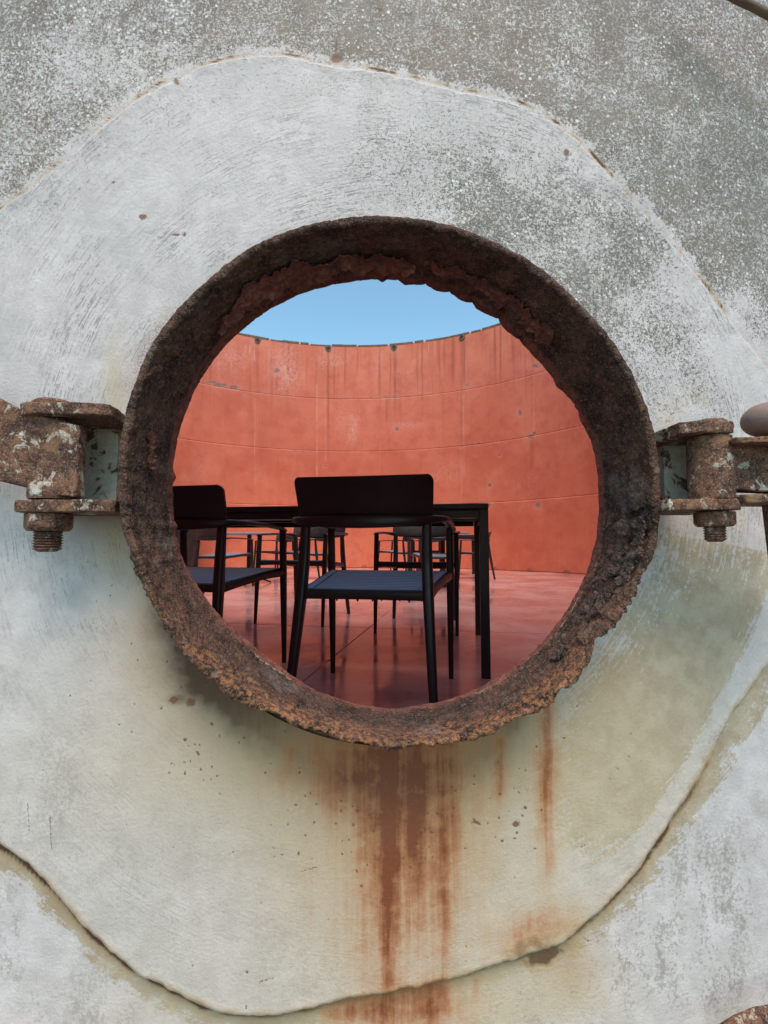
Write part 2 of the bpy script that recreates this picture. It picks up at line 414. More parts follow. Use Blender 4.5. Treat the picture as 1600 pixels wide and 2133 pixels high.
# ---- masks in photo coordinates for everything painted on the outer wall
def seg_d(px, py, ax, ay, bx, by):
    dx, dy = bx-ax, by-ay; t = np.clip(((px-ax)*dx+(py-ay)*dy)/(dx*dx+dy*dy), 0, 1)
    return np.hypot(px-ax-t*dx, py-ay-t*dy), t
def gauss(px, py, cx, cy, sx, sy, rot=0):
    c, s = math.cos(rot), math.sin(rot); u = (px-cx)*c+(py-cy)*s; v = -(px-cx)*s+(py-cy)*c
    return np.exp(-.5*((u/sx)**2+(v/sy)**2))
OUT = [(0,437),(60,395),(140,330),(230,250),(290,205),(330,178),(365,165),(420,140),(470,125),(510,117),(560,113),(610,118),(650,128),(700,137),(760,143),(830,158),(900,175),(960,190),(1040,203),(1080,215),(1130,240),(1180,275),(1210,300),(1250,345),(1300,400),(1350,450),(1400,510),(1450,575),(1500,640),(1560,715),(1600,768),
 (1650,850),(1685,930),(1705,1020),(1700,1120),(1670,1230),(1640,1300),(1600,1375),(1530,1480),(1480,1570),(1430,1660),(1400,1700),(1365,1755),(1330,1805),(1290,1850),(1240,1905),(1200,1935),(1170,1960),(1100,1985),(1000,2015),(950,2030),(880,2050),(800,2063),(730,2078),(680,2090),(620,2102),(580,2110),(520,2112),(470,2105),(420,2090),(370,2065),(320,2040),(280,2020),(240,1985),(195,1945),(150,1890),(100,1835),(50,1790),(0,1755),
 (-60,1690),(-110,1600),(-150,1450),(-170,1250),(-170,1050),(-160,850),(-130,680),(-85,545),(-40,475)]
OUT = np.array(OUT, float)
oth = np.arctan2(-(OUT[:, 1]-1010), OUT[:, 0]-812); orr = np.hypot(OUT[:, 1]-1010, OUT[:, 0]-812)
_o = np.argsort(oth); oth, orr = oth[_o], orr[_o]
oth3 = np.concatenate([oth-2*np.pi, oth, oth+2*np.pi]); orr3 = np.tile(orr, 3)
def outline_r(th): return np.interp(th, oth3, orr3)

rs = np.random.RandomState(7)
spots = []
for _ in range(90):
    r = 600+abs(rs.normal())*260; a = rs.uniform(RAD(-165), RAD(-40)); x = 812+r*math.cos(a); y = 1010-r*math.sin(a)
    spots.append((x, y, rs.uniform(1.2, 2.6), rs.uniform(1.2, 2.8)))
for cx_, cy_, n_, s_ in ((880, 1700, 26, 34), (1075, 1715, 14, 40), (410, 1580, 16, 40), (700, 1760, 14, 60), (560, 1640, 10, 60), (960, 1600, 10, 50), (790, 1800, 14, 80), (380, 1400, 14, 50), (870, 1760, 14, 30)):
    for _ in range(n_): spots.append((cx_+rs.normal()*s_, cy_+rs.normal()*s_, rs.uniform(1.4, 3.6), rs.uniform(1.4, 4.0)))
spots += [(298, 452, 8, 6), (366, 489, 9, 3), (384, 488, 3.5, 5), (237*1.0, 380, 3, 3), (362, 1458, 9, 8), (398, 1463, 9, 9), (700, 122, 12, 9), (700, 96, 3, 14), (367, 168, 5, 7), (790, 20, 8, 4), (1180, 318, 6, 8), (1075, 1717, 8, 6), (990, 1713, 8, 3),
          (515, 2025, 3, 3)]
lines = [(57, 1672, 61, 1728, 2), (104, 1697, 107, 1768, 2.2), (628, 1815, 664, 1805, 2), (538, 2047, 574, 2035, 2.4), (985, 1705, 1000, 1718, 3), (1185, 1470+460, 1225, 1960, 1.0), (1440, 1390, 1440, 1390.5, 1)]
streaks = [  # x0,y0,x1,y1,width0,width1,strength
 (812, 1540, 806, 2160, 15, 10, 1.15), (810, 1540, 818, 2160, 42, 24, .30), (930, 1540, 922, 2080, 22, 12, .60), (872, 1560, 868, 1990, 20, 7, .50), (868, 1680, 862, 1780, 16, 8, .5),
 (1140, 1420, 1138, 1800, 13, 9, .95), (1142, 1600, 1140, 1930, 24, 16, .42), (1043, 1545, 1043, 1700, 8, 5, .5), (760, 1560, 752, 1860, 22, 14, .22), (770, 1640, 770, 2080, 22, 14, .16),
 (603, 1560, 603, 1650, 6, 4, .5), (905, 2060, 905, 2133, 26, 18, .65), (800, 2080, 795, 2160, 40, 30, .4), (990, 2040, 990, 2090, 8, 5, .4), (700, 1570, 700, 1760, 40, 16, .22)]
def paint_masks(me, px, py, plate):
    n = fbm(px/90, py/90, 0, 3, 4); n2 = fbm(px/30, py/30, 0, 8, 4); n3 = fbm(px/220, py/220, 0, 21, 3)
    th = np.arctan2(-(py-1010), px-812); r = np.hypot(py-1010, px-812); oR = outline_r(th); e = oR-r     # e>0 inside the plate
    z = np.zeros_like(px)
    speck = z.copy(); tan = z-.6; brown = z.copy(); tone = z.copy(); film = z.copy(); pink = z.copy()
    if not plate:
        up = 1-sst(650, 1050, py+n*160-np.clip(px-1300, 0, 400)*-.3)
        speck = up*(.92+n*.22-.42*gauss(px, py, 240, 120, 150, 60)-.35*gauss(px, py, 90, 300, 160, 90) )
        speck = speck*(1-.75*sst(560, 760, py-(1600-px)*.1+n*120))
        speck = np.where(e > -26, speck*np.clip((-e-4+n2*20)/16, .25, 1), speck)
        brown = np.clip(.22+gauss(px, py, 400, 175, 170, 55, -.5)*1.1+gauss(px, py, 120, 290, 130, 60, .2)*.8+gauss(px, py, 950, 130, 160, 60)*.8+gauss(px, py, 640, 90, 300, 40)*.5+gauss(px, py, 1560, 70, 80, 60)+gauss(px, py, 20, 370, 40, 40)*.8, 0, 1)
        low = sst(1200, 1500, py)
        tan = np.where((e > -60) & (e < 0), low*(1.35-(-e)/48+n2*.6)-.35*(1-low), -.6) + .0
        tan = np.maximum(tan, low*(gauss(px, py, 1560, 1480, 90, 120)*.5-.35+n*.5))
        tone = low*np.clip(.25+n*.8+.5*gauss(px, py, 1450, 1850, 140, 220)+.3*gauss(px, py, 60, 2000, 80, 80), 0, .8)
        tone = np.maximum(tone, (py < 1200)*sst(700, 900, py)*.35)
        film = np.clip(gauss(px, py, 1100, 2060, 120, 60)+gauss(px, py, 950, 2100, 250, 40)*.5+gauss(px, py, 380, 2100, 130, 50)*.6, 0, 1)*.9
    else:
        dr = (th > RAD(-5)) & (th < RAD(75))
        band = gauss(px, py, 1120, 560, 190, 105, .85)*1.0 + gauss(px, py, 1270, 760, 60, 130, -.3)*.5 + gauss(px, py, 1330, 470, 60, 55, .8)*.9
        band = band + gauss(px, py, 960, 370, 180, 60, .2)*.30+gauss(px, py, 1370, 640, 30, 180, -.55)*.6
        speck = np.clip(band*(1.0+n*.7+n2*.3), 0, .95)*.85
        speck = np.maximum(speck, .11*(py < 700)*(1-sst(60, 160, e))+.0)
        tan = -.35+.86*gauss(px, py, 1400, 1300, 150, 320, .2)+.78*gauss(px, py, 1290, 1620, 210, 170, -.6)+.45*gauss(px, py, 1420, 860, 40, 130, .4) + n*.35
        tan = tan - 1.0*np.exp(-((e-28)/26)**2)*(th < 0)*(th > RAD(-75)) - .6*gauss(px, py, 1190, 1840, 140, 60, -.5)
        tan = tan*1.0 + .5*(np.exp(-((e-60)/200)**2)*(th < RAD(-10))*(th > RAD(-70)))
        film = np.clip(sst(1230, 1700, py+n*60)*.50*(1-.5*sst(300, 40, px)) + .55*gauss(px, py, 720, 1640, 330, 130) + .35*gauss(px, py, 430, 1300, 130, 160), 0, .9)
        film = np.maximum(film, .75*gauss(px, py, 238, 780, 14, 60)+.55*gauss(px, py, 268, 830, 30, 30)+.6*gauss(px, py, 240, 1130, 40, 60))
        film = film*(1-.5*gauss(px, py, 350, 1850, 260, 160))
        pink = np.clip(gauss(px, py, 305, 725, 75, 26, -.95)*.95+.35*gauss(px, py, 240, 700, 40, 60), 0, 1)*sst(640, 560, r-n2*25) + .10*gauss(px, py, 480, 1700, 200, 60) + .3*np.exp(-((r-566)/12)**2)*(th > RAD(95))
        tone = np.clip(.10+.35*gauss(px, py, 120, 1560, 110, 160)+.25*n3+.2*gauss(px, py, 1000, 1800, 200, 120), 0, .5)*sst(1300, 1500, py)
        tone = tone + .10*(py < 700)
    # brown stain and painted shade below the ring
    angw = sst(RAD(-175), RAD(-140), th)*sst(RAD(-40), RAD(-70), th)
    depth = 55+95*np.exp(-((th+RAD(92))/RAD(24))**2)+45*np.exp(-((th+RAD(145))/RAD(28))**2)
    dirt_shade = np.where(th < 0, angw*np.exp(-(np.clip(r-545, 0, None)/depth)**1.1)*(.85+.65*np.exp(-((th+RAD(90))/RAD(24))**2)), 0)*(1+n*.35)
    dirt_shade = np.maximum(dirt_shade, .55*gauss(px, py, 380, 1455, 45, 20)+.3*gauss(px, py, 300, 1330, 40, 100, .5))
    dirt_shade = np.maximum(dirt_shade, (.8+n2*1.6)*gauss(px, py, 1120, 1994, 62, 15, -.32)) if not plate else np.maximum(dirt_shade, (.65+.8*n2)*gauss(px, py, 1120, 1968, 80, 18, -.38))
    if plate: dirt_shade = np.maximum(dirt_shade, (.32+.4*n2)*np.exp(-(np.clip(e-1, 0, None)/4.0)**2)*(th < RAD(-25)))
    dirt_shade = np.maximum(dirt_shade, .40*gauss(px, py, 1190, 2010, 45, 50)) if not plate else dirt_shade
    if not plate: dirt_shade = np.maximum(dirt_shade, np.clip(.40+1.3*n2, 0, 1)*(th > 0)*np.exp(-((e+4)/3.5)**2))
    if not plate: dirt_shade = np.maximum(dirt_shade, (.8+.5*n2)*sst(1500, 1750, py)*np.exp(-(np.clip(-e-2, 0, None)/11)**2)*(e > -60))  # shadow line under the plate's lower edge, painted in brown
    dirt_shade = np.where(~plate & (e < 0) & (e > -30) & (py > 1500) & (px < 760), np.maximum(dirt_shade, .38*(1+n2)*np.exp(-(-e/22)**2)), dirt_shade) if not plate else dirt_shade
    dirt_shade = np.maximum(dirt_shade, .25*gauss(px, py, 1240, 1420, 60, 50))
    dirt_shade = np.maximum(dirt_shade, (.75+n2)*np.maximum(gauss(px, py, 235, 985, 28, 50), gauss(px, py, 1395, 960, 20, 50)))
    dirt_shade = np.maximum(dirt_shade, .30*gauss(px, py, 255, 1150, 30, 80))
    rust = z.copy()
    for x0, y0, x1, y1, w0, w1, s in streaks:
        d, t = seg_d(px+fbm(py/60, 0*py, 0, 5, 2)*4, py, x0, y0, x1, y1)
        ww = (w0+(w1-w0)*t)*1.35*(1+.35*fbm(py/45, 0*py, x0, 6, 3)); s_ = s*.72
        end = 1-sst(.55, 1.0, t)*.75
        rust = rust + s_*np.exp(-(d/ww)**1.5)*end
    rust = rust + (.42*gauss(px, py, 820, 1590, 170, 75)+.40*gauss(px, py, 845, 1740, 115, 200)+.15*gauss(px, py, 810, 1780, 220, 220))*(1+.35*n)+.45*gauss(px, py, 1120, 1930, 70, 30, -.3)+.18*gauss(px, py, 640, 1600, 160, 60)+.08*gauss(px, py, 840, 1950, 110, 130)
    rust = rust + .35*gauss(px, py, 720, 2110, 40, 20)*(not plate)+.16*gauss(px, py, 1135, 1520, 60, 60)
    if not plate: rust = rust + .45*gauss(px, py, 860, 2110, 110, 40) + 1.4*gauss(px, py, 1590, 2128, 40, 16, -.2)
    rust = np.clip(rust*(1+n2*.22)*.92, 0, 1.4)
    spot = z.copy()
    for x, y, sx_, sy_ in spots:
        k = (abs(px-x) < 40) & (abs(py-y) < 60)
        if k.any(): spot[k] = np.maximum(spot[k], gauss(px[k], py[k], x, y, sx_, sy_)*1.0)
    for ax, ay, bx, by, ww in lines:
        d, t = seg_d(px, py, ax, ay, bx, by); spot = np.maximum(spot, .8*np.exp(-(d/ww)**2))
    stroke = (1.0 if plate else .3)*(1-.65*sst(1200, 1500, py))*np.clip(.6+n, 0, 1)
    for k, v in dict(speck=speck, tan=tan, rust=rust, dirt_shade=dirt_shade, brown=brown, tone=tone, film=film, pink=np.clip(pink, 0, 1), spot=spot, stroke=stroke).items():
        fattr(me, k, v)
    rr = r/980*.6
    vattr(me, 'pol', np.stack([np.cos(th)*9, np.sin(th)*9, rr*420], -1))

# ---- course 1, the plate in front of the camera, with its hole
def polar_rect(nth, nr, r0, x0, x1, z0, z1, gam=1.0):
    th = np.linspace(0, 2*np.pi, nth, endpoint=False)
    c, s = np.cos(th), np.sin(th)
    with np.errstate(divide='ignore'):
        tx = np.where(c > 0, (x1-AXO[0])/np.where(c == 0, 1e-9, c), (x0-AXO[0])/np.where(c == 0, 1e-9, c))
        tz = np.where(s > 0, (z1-ZC)/np.where(s == 0, 1e-9, s), (z0-ZC)/np.where(s == 0, 1e-9, s))
    rm = np.minimum(np.abs(tx), np.abs(tz))
    t = np.linspace(0, 1, nr)**gam
    Rr = r0+(rm[:, None]-r0)*t[None, :]
    return AXO[0]+Rr*c[:, None], ZC+Rr*s[:, None]
NX = 1.0
X, Z = polar_rect(1100, 230, .3115, -NX, NX, Z_OUT, 1.54)
Yw = wall_y(X)
b = .0009*fbm(X*8, Z*8, 0, 5, 3)
V = np.stack([X, Yw+b, Z], -1)-tank_off
Fq = grid_faces(1100, 230, True)
me = mesh_np('shell_plate', V.reshape(-1, 3), Fq)
PX, PY = to_px(X, Yw, Z)
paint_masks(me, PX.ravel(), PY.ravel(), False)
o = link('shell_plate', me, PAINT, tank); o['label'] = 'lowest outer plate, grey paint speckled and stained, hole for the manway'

# ---- reinforcing plate round the opening
nth, nr = 1500, 190
th = np.linspace(-np.pi, np.pi, nth, endpoint=False)
orad = outline_r(th)
wig = 5*fbm(th*14, 0*th, 0, 31, 4)+np.where(th < 0, 3.0*fbm(th*60, 0*th, 0, 41, 3), 1.0*fbm(th*60, 0*th, 0, 41, 3))
orad = orad+wig
oX = np.empty(nth); oZ = np.empty(nth)
for i in range(nth):
    yd = WY
    for _k in range(4):
        p = at_depth(812+orad[i]*math.cos(th[i]), 1010-orad[i]*math.sin(th[i]), yd); yd = float(wall_y(p[0]))-.006
    oX[i] = p[0]; oZ[i] = p[2]
ocx, ocz = AXO[0], ZC
oR = np.hypot(oX-ocx, oZ-ocz); oT = np.arctan2(oZ-ocz, oX-ocx)
thick = .0055+.0070*sst(.0, -.5, np.sin(oT))
# radial stations: body, then the rounded edge
tb = np.linspace(0, 1, nr)
rows_r = []; rows_d = []
for t in tb:
    rows_r.append(.3115+(oR-.0125-.3115)*t); rows_d.append(thick)
bead = .0016*np.clip(.5+.5*fbm(th*40, 0*th, 0, 77, 3), 0, 1)
for q, (dr, dz) in enumerate([(-.0045, 1.04), (-.0032, 1.02), (-.0018, .93), (-.0006, .74), (.0002, .5), (.0, .2), (-.0008, -.1), (-.001, -.4)]):
    lowf = sst(0, -.4, np.sin(oT)); rows_r.append(oR+dr*(1+.8*lowf)); rows_d.append(thick*dz+(bead*(1-lowf) if q < 3 else 0))
Rr = np.stack(rows_r, 1); Dd = np.stack(rows_d, 1)
X = ocx+Rr*np.cos(oT)[:, None]; Z = ocz+Rr*np.sin(oT)[:, None]
wav = .0008*fbm(X*9, Z*9, 0, 55, 3)
edge_d = (oR[:, None]-Rr)
wrk = .0013*fbm(X*60, Z*60, 0, 58, 3)*np.exp(-(edge_d/.02)**2)
Y = wall_y(X)-Dd-wav-wrk
me = mesh_np('reinforcing_plate', (np.stack([X, Y, Z], -1)-tank_off).reshape(-1, 3), grid_faces(nth, nr+8, True))
PX, PY = to_px(X, Y, Z)
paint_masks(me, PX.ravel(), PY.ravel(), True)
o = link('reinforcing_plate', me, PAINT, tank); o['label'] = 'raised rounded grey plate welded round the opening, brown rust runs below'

# ---- the manway neck: heavy rusted pipe with eaten edges
nt_, ni, ne, no = 1500, 120, 12, 16
th = np.linspace(-np.pi, np.pi, nt_, endpoint=False); deg = np.degrees(th)
fr = np.interp(deg, [-180,-160,-145,-130,-115,-100,-90,-75,-60,-50,-43,-38,-25,-15,-5,5,20,45,65,80,90,105,120,135,150,165,180],
               [563,559,556,553,541,548,554,558,566,566,559,558,562,572,568,566,560,547,549,552,555,560,566,565,570,566,563])
rr_ = np.interp(deg, [-180,-165,-150,-138,-125,-110,-90,-70,-50,-35,-20,0,15,28,40,48,58,70,90,110,130,150,165,180],
                [442,446,436,424,420,436,447,447,447,448,448,445,442,432,428,424,430,438,446,450,454,452,448,442])
def true_r(cx_, cy_, rpx, Yd):
    out = []
    for a_, r_ in zip(th, rpx):
        p = at_depth(cx_+r_*math.cos(a_), cy_-r_*math.sin(a_), Yd); s_ = Yd-.52
        out.append(math.hypot(p[0]-(AXO[0]+AXD[0]*s_), p[2]-ZC))
    return np.array(out)
RO = true_r(825, 1007, fr, .52); RI_F = RO-.0085; RI_R = true_r(813, 1029, rr_, .63)
jag = fbm(th*9, 0*th, 0, 11, 5, .6)
fine_j = fbm(th*55, 0*th, 0, 19, 3, .6)
low = sst(.1, -.5, np.sin(th))
RO = RO + (.0034*jag+.0030*fine_j+.0006*np.abs(fbm(th*110, 0*th, 0, 29, 3, .6)))*(.3+1.1*low)
# bites out of the lower rim
for a0, wdt, dp in ((-38, 3.0, .010), (-63, 4, .006), (-86, 2.5, .004), (-107, 3, .005), (-118, 2, .003), (-20, 3, .004), (-98, 2, .004), (-52, 2, .004)):
    RO = RO - dp*np.exp(-((deg-a0)/wdt)**2)
scal = sst(10, 30, deg)*sst(95, 80, deg)
RI_R = RI_R + scal*(-.0055*np.abs(np.sin(th*17+2.2*np.sin(th*5)+.8*jag))**.6+.003) + .0016*jag*1.2+.0010*fine_j
for a0, wdt, dp in ((92, .9, .004), (86, 1.2, .003), (33, 2, .004), (176, 1.2, .004), (-171, 1.0, .003)):
    RI_R = RI_R - dp*np.exp(-((deg-a0)/wdt)**2)
yF = .52 + .004*jag*low + .0015*fine_j
yR = .630 + .001*fine_j
TH = th[:, None]
t = np.linspace(0, 1, ni)[None, :]            # 0 rear .. 1 front
arc = TH*.29/.012*1.0; dep = t*.11/.012
Cx, Cz = np.cos(TH), np.sin(TH)
def tn(sc, seed, o=5, g=.55):                 # noise on the pipe surface, seamless
    return fbm(Cx*.29*sc+0*t, Cz*.29*sc+0*t, t*.11*sc, seed, o, g)
rad = RI_R[:, None]+(RI_F-RI_R)[:, None]*sst(0, .25, t)*.0 + (RI_F-RI_R)[:, None]*t
lipm = sst(.17, .05, t); rad = rad + lipm*.000
ridge = np.exp(-((t-.17-.03*fbm(TH*6, 0*TH, 0, 91, 3))/.018)**2)
wl, ws, wc = worley(TH*.29/.026*1.0 + .35*tn(60, 71, 2), t*.11/.019 + .35*tn(60, 72, 2), 6)
plates = (wc-.5)*.0060+np.clip((ws-wl)*1.6, 0, .16)*.010
pm = np.exp(-((np.degrees(TH)+22)/22)**2)+.5*np.exp(-((np.degrees(TH)-150)/16)**2)*1.0+.28
pm = np.clip(pm, 0, 1)*sst(.18, .3, t)
disp = .0040*tn(22, 1)+.0024*tn(85, 2, 4, .6)+.0014*np.abs(tn(200, 3, 4, .6)) + plates*pm
disp = disp*(.25+.75*sst(.02, .2, t)*1.0)
rad = rad - disp - ridge*.0022*sst(.4, -.2, Cz) - .0015*sst(0.2, .1, t)*0
yy = yR[:, None]+(yF-yR)[:, None]*t
rows_R = [rad]; rows_Y = [yy]
# rounded front edge
ro_j = RO
eR = []; eY = []
for k in range(ne):
    a = math.pi*(k+1)/(ne+1); u = (1-math.cos(a))/2
    rin = rad[:, -1]; rr0 = rin+(ro_j-rin)*u
    nz = .0012*fbm(Cx[:, 0]*.29*150, Cz[:, 0]*.29*150, u*2.0, 33, 3)
    eR.append(rr0+nz*.6); eY.append(yF-.0035*math.sin(a)-nz)
rows_R.append(np.stack(eR, 1)); rows_Y.append(np.stack(eY, 1))
uo = np.linspace(0, 1, no)[None, :]
oRr = ro_j[:, None]+(.315-ro_j[:, None])*sst(0, 1, uo) + .0012*fbm(Cx*.29*70, Cz*.29*70, uo*7, 12, 4)
rows_R.append(oRr); rows_Y.append(yF[:, None]+(.635-yF[:, None])*uo)
RR = np.concatenate(rows_R, 1); YY = np.concatenate(rows_Y, 1)
def neck_point(TH, RR, YY):
    s = YY-.52
    X = AXO[0]+AXD[0]*s+RR*np.cos(TH)*AXR[0]; Y = .52+s+RR*np.cos(TH)*AXR[1]; Z = ZC+RR*np.sin(TH)
    return X, Y, Z
X, Y, Z = neck_point(TH, RR, YY)
nv = RR.shape[1]
me = mesh_np('manway_neck', (np.stack([X, Y, Z], -1)-tank_off).reshape(-1, 3), grid_faces(nt_, nv, True))
T = np.concatenate([t+0*TH, 1+0*TH+np.zeros((nt_, ne)), 1.2+0*TH+np.zeros((nt_, no))], 1)
D = np.degrees(TH)+0*T
tn1 = fbm(Cx*.29*30+0*T, Cz*.29*30+0*T, T*3, 61, 4)
redm = np.clip(sst(.20, .12, T)*.85+.35*np.exp(-((T-.5)/.3)**2)*np.exp(-((D-90)/50)**2), 0, 1)
scl = np.concatenate([np.clip(sst(.35, .9, wc)*pm*sst(.08, .2, ws-wl)*np.exp(-((D[:, :ni]+22)/26)**2), 0, 1), np.zeros((nt_, ne+no))], 1)
gp = np.concatenate([sst(.18, .38, tn(14, 44, 4))*.85, np.zeros((nt_, ne+no))], 1)*(1-redm)
lime = np.concatenate([ridge*(.55+1.6*tn(40, 66, 4))*sst(.5, -.1, Cz)+sst(.02, 0, t)*.9*sst(.2, -.4, Cz), np.full((nt_, ne), .2)+.35*sst(.2, -.4, Cz), np.zeros((nt_, no))], 1)
orange = np.clip(sst(-.2, -.9, np.sin(TH))*sst(.5, 1.0, T)*1.0*(1+tn1)+.12*(1+tn1), 0, 1)
fattr(me, 'red', redm); fattr(me, 'scale', np.maximum(scl, gp)); fattr(me, 'lime', lime); fattr(me, 'orange', orange+0*T)
o = link('manway_neck', me, RUST, tank); o['label'] = 'thick round pipe rim eaten by brown flaking rust'

# ---- loose sheets of paint and rust inside the neck
def sheet(name, a0, a1, y0, y1, lift, curl, m, seed, label=None, nu=260, nv_=30, spiky=.5, thk=.0012):
    u = np.linspace(0, 1, nu)[:, None]; v = np.linspace(0, 1, nv_)[None, :]
    an = np.radians(a0+(a1-a0)*u)
    e0 = y0+(y1-y0)*spiky*np.clip(.5+.8*fbm(u*9, 0*u, 0, seed, 5, .68), 0, 1)
    e1 = y1-(y1-y0)*spiky*np.clip(.5+.8*fbm(u*11, 0*u, 0, seed+3, 5, .68), 0, 1)
    tap = np.clip(np.minimum(sst(0, .08, u), sst(1, .93, u)), .05, 1)
    mid = (e0+e1)/2; e0 = mid+(e0-mid)*tap; e1 = mid+(e1-mid)*tap
    y = e0+(e1-e0)*v
    tt = (.63-y)/.11
    rf = np.interp(np.degrees(an), deg, RI_F); rb = np.interp(np.degrees(an), deg, RI_R)
    base = rb+(rf-rb)*tt
    rl = base-lift*(.6+.5*fbm(u*5, v*2, 0, seed+7, 3))-curl*(v**2)-curl*.6*(1-v)**3 + .0026*fbm(u*24, v*6, 0, seed+9, 5, .6)
    Xs, Ys, Zs = neck_point(an, rl, y+0*rl)
    X2, Y2, Z2 = neck_point(an, rl+thk, y+0*rl)
    A = np.stack([Xs, Ys, Zs], -1).reshape(-1, 3); B = np.stack([X2, Y2, Z2], -1).reshape(-1, 3)
    n = len(A); G = grid_faces(nu, nv_); side = []
    idx = np.arange(n).reshape(nu, nv_)
    loop = np.concatenate([idx[:-1, 0], idx[-1, :-1], idx[:0:-1, -1], idx[0, :0:-1]])
    for i in range(len(loop)):
        a, b_ = loop[i], loop[(i+1) % len(loop)]; side.append((a, b_, b_+n, a+n))
    me = mesh_np(name, np.concatenate([A, B])-tank_off, np.concatenate([G, G[:, ::-1]+n, np.array(side)]))
    for k in ('red', 'scale', 'lime', 'orange'): fattr(me, k, np.zeros(2*n)+(.5 if k == 'scale' else 0))
    o = link(name, me, m, tank)
    if label: o['label'] = label
    return o
sheet('paint_sheet', 138, 84, .545, .612, .009, .006, FLAKE, 3, 'curled sheet of dull red paint hanging inside the top left of the rim')
sheet('paint_sheet', 82, 42, .556, .602, .005, .003, FLAKE, 14, 'long dark red paint strip inside the top right of the rim')
sheet('paint_sheet', 176, 167, .545, .575, .004, .004, FLAKE, 23, 'small red paint scrap on the left of the rim', nu=40)
for k, (a0, a1, y0, y1) in enumerate(((-12, -3, .55, .575), (-22, -15, .548, .572), (-24, -17, .525, .547), (-31, -25, .54, .562), (-33, -26, .565, .59), (-14, -7, .525, .546), (-4, 5, .555, .578), (-40, -35, .53, .552), (-47, -42, .555, .575))):
    sheet('rust_scale', a0, a1, y0, y1, .0055, .002, RUST, 50+k*7, None, 30, 14, .25, .003)

# ---- hinge lugs welded beside the neck
def slab(name, pts, z0, z1, m, parent, seed=1, rough=.0026, nlev=5, off=(0, 0, 0), label=None):
    """horizontal plate: plan polygon resampled, eaten edges, slight relief"""
    P = np.array(pts, float); Q = np.roll(P, -1, 0); L = np.hypot(*(Q-P).T); out = []
    for p, q, l in zip(P, Q, L):
        k = max(2, int(l/.003))
        for i in range(k): out.append(p+(q-p)*i/k)
    out = np.array(out); n = len(out); c = out.mean(0)
    V = []; 
    levels = [(z0, .90), (z0, .988), (z0+(z1-z0)*.08, 1.0), (z0+(z1-z0)*.35, .992), (z0+(z1-z0)*.6, 1.0), (z0+(z1-z0)*.9, 1.0), (z1, .988), (z1, .90)]
    for zz, s in levels:
        d = out-c; q = c+d*s
        nx = fbm(out[:, 0]*70, out[:, 1]*70, zz*90, seed, 3); 
        q = q+d/np.linalg.norm(d, axis=1)[:, None]*(rough*nx*1.6)[:, None]
        hz = zz+rough*.5*fbm(out[:, 0]*60, out[:, 1]*60, zz*40, seed+9, 3)
        V.append(np.column_stack([q, hz]))
    V = np.concatenate(V)-np.array(off); b = []
    nl = len(levels)
    for l in range(nl-1):
        for i in range(n):
            i2 = (i+1) % n; b.append((l*n+i, l*n+i2, (l+1)*n+i2, (l+1)*n+i))
    me = bpy.data.meshes.new(name); me.from_pydata([tuple(v) for v in V], [], b+[tuple(reversed(range(n))), tuple((nl-1)*n+i for i in range(n))]); me.update()
    for p in me.polygons: p.use_smooth = len(p.vertices) == 4
    o = link(name, me, m, parent)
    if label: o['label'] = label
    return o
def XZ(px, py, Y): p = at_depth(px, py, Y); return p[0], p[2]
LY = .505
zu = XZ(100, 850, LY)[1]; zl = XZ(100, 1054, LY)[1]
XL = lambda px, Y=LY: XZ(px, 850, Y)[0]
XB = lambda px, Y=LY: XZ(px, 1054, Y)[0]
slab('hinge_lug', [(XL(33), .510), (XL(60), .503), (XL(180), .505), (XL(225), .512), (XL(245, .53), .53), (XL(265, .56), .565), (XL(265, .56), .60), (XL(33), .60), (XL(20), .56)], zu-.0065, zu+.0065, HINGE, tank, 3, off=tank_off, label='upper rusty lug left of the opening')
slab('hinge_lug', [(XB(18), .515), (XB(30), .505), (XB(235), .508), (XB(262, .53), .53), (XB(262, .53), .60), (XB(5), .60)], zl-.006, zl+.007, HINGE, tank, 5, off=tank_off, label='lower rusty lug left of the opening')
zur = XZ(1480, 888, LY)[1]; zlr = XZ(1480, 1050, LY)[1]
slab('hinge_lug', [(XL(1532), .507), (XL(1460), .503), (XL(1420), .51), (XL(1385, .54), .54), (XL(1350, .57), .575), (XL(1350, .57), .60), (XL(1532), .60)], zur-.0065, zur+.0065, HINGE, tank, 7, off=tank_off, label='upper rusty lug right of the opening')
slab('hinge_lug', [(XB(1552), .51), (XB(1535), .504), (XB(1385, .52), .512), (XB(1360, .54), .54), (XB(1360, .54), .60), (XB(1552), .60)], zlr-.006, zlr+.006, HINGE, tank, 9, off=tank_off, label='lower rusty lug right of the opening')

def web(name, pa, pb, za, zb, label):
    x0, x1 = XZ(pa, 950, .57)[0], XZ(pb, 950, .57)[0]; n = 14; V = []; 
    for yy_ in (.572, .604):
        for i in range(n):
            for j in range(n):
                x = x0+(x1-x0)*i/(n-1); z = za+(zb-za)*j/(n-1)
                V.append((x, yy_+(.0015*float(fbm(x*60, z*60, 0, 4, 3)) if yy_ < .59 else 0), z))
    V = np.array(V)-tank_off; G = grid_faces(n, n); idx = np.arange(n*n).reshape(n, n)
    lp_ = np.concatenate([idx[:-1, 0], idx[-1, :-1], idx[:0:-1, -1], idx[0, :0:-1]])
    mb = MB(); mb.add(V, [tuple(f) for f in G]+[tuple(f[::-1]+n*n) for f in G]+[(a_, a_+n*n, b_+n*n, b_) for a_, b_ in zip(lp_, np.roll(lp_, -1))])
    o = mb.build(name, WEB, tank); o['label'] = label
web('web_plate', 158, 243, zl+.006, zu-.006, 'pale grey worn web plate with rust patches between the left lugs')
web('web_plate', 1384, 1455, zlr+.006, zur-.006, 'pale grey worn web plate with rust patches between the right lugs')
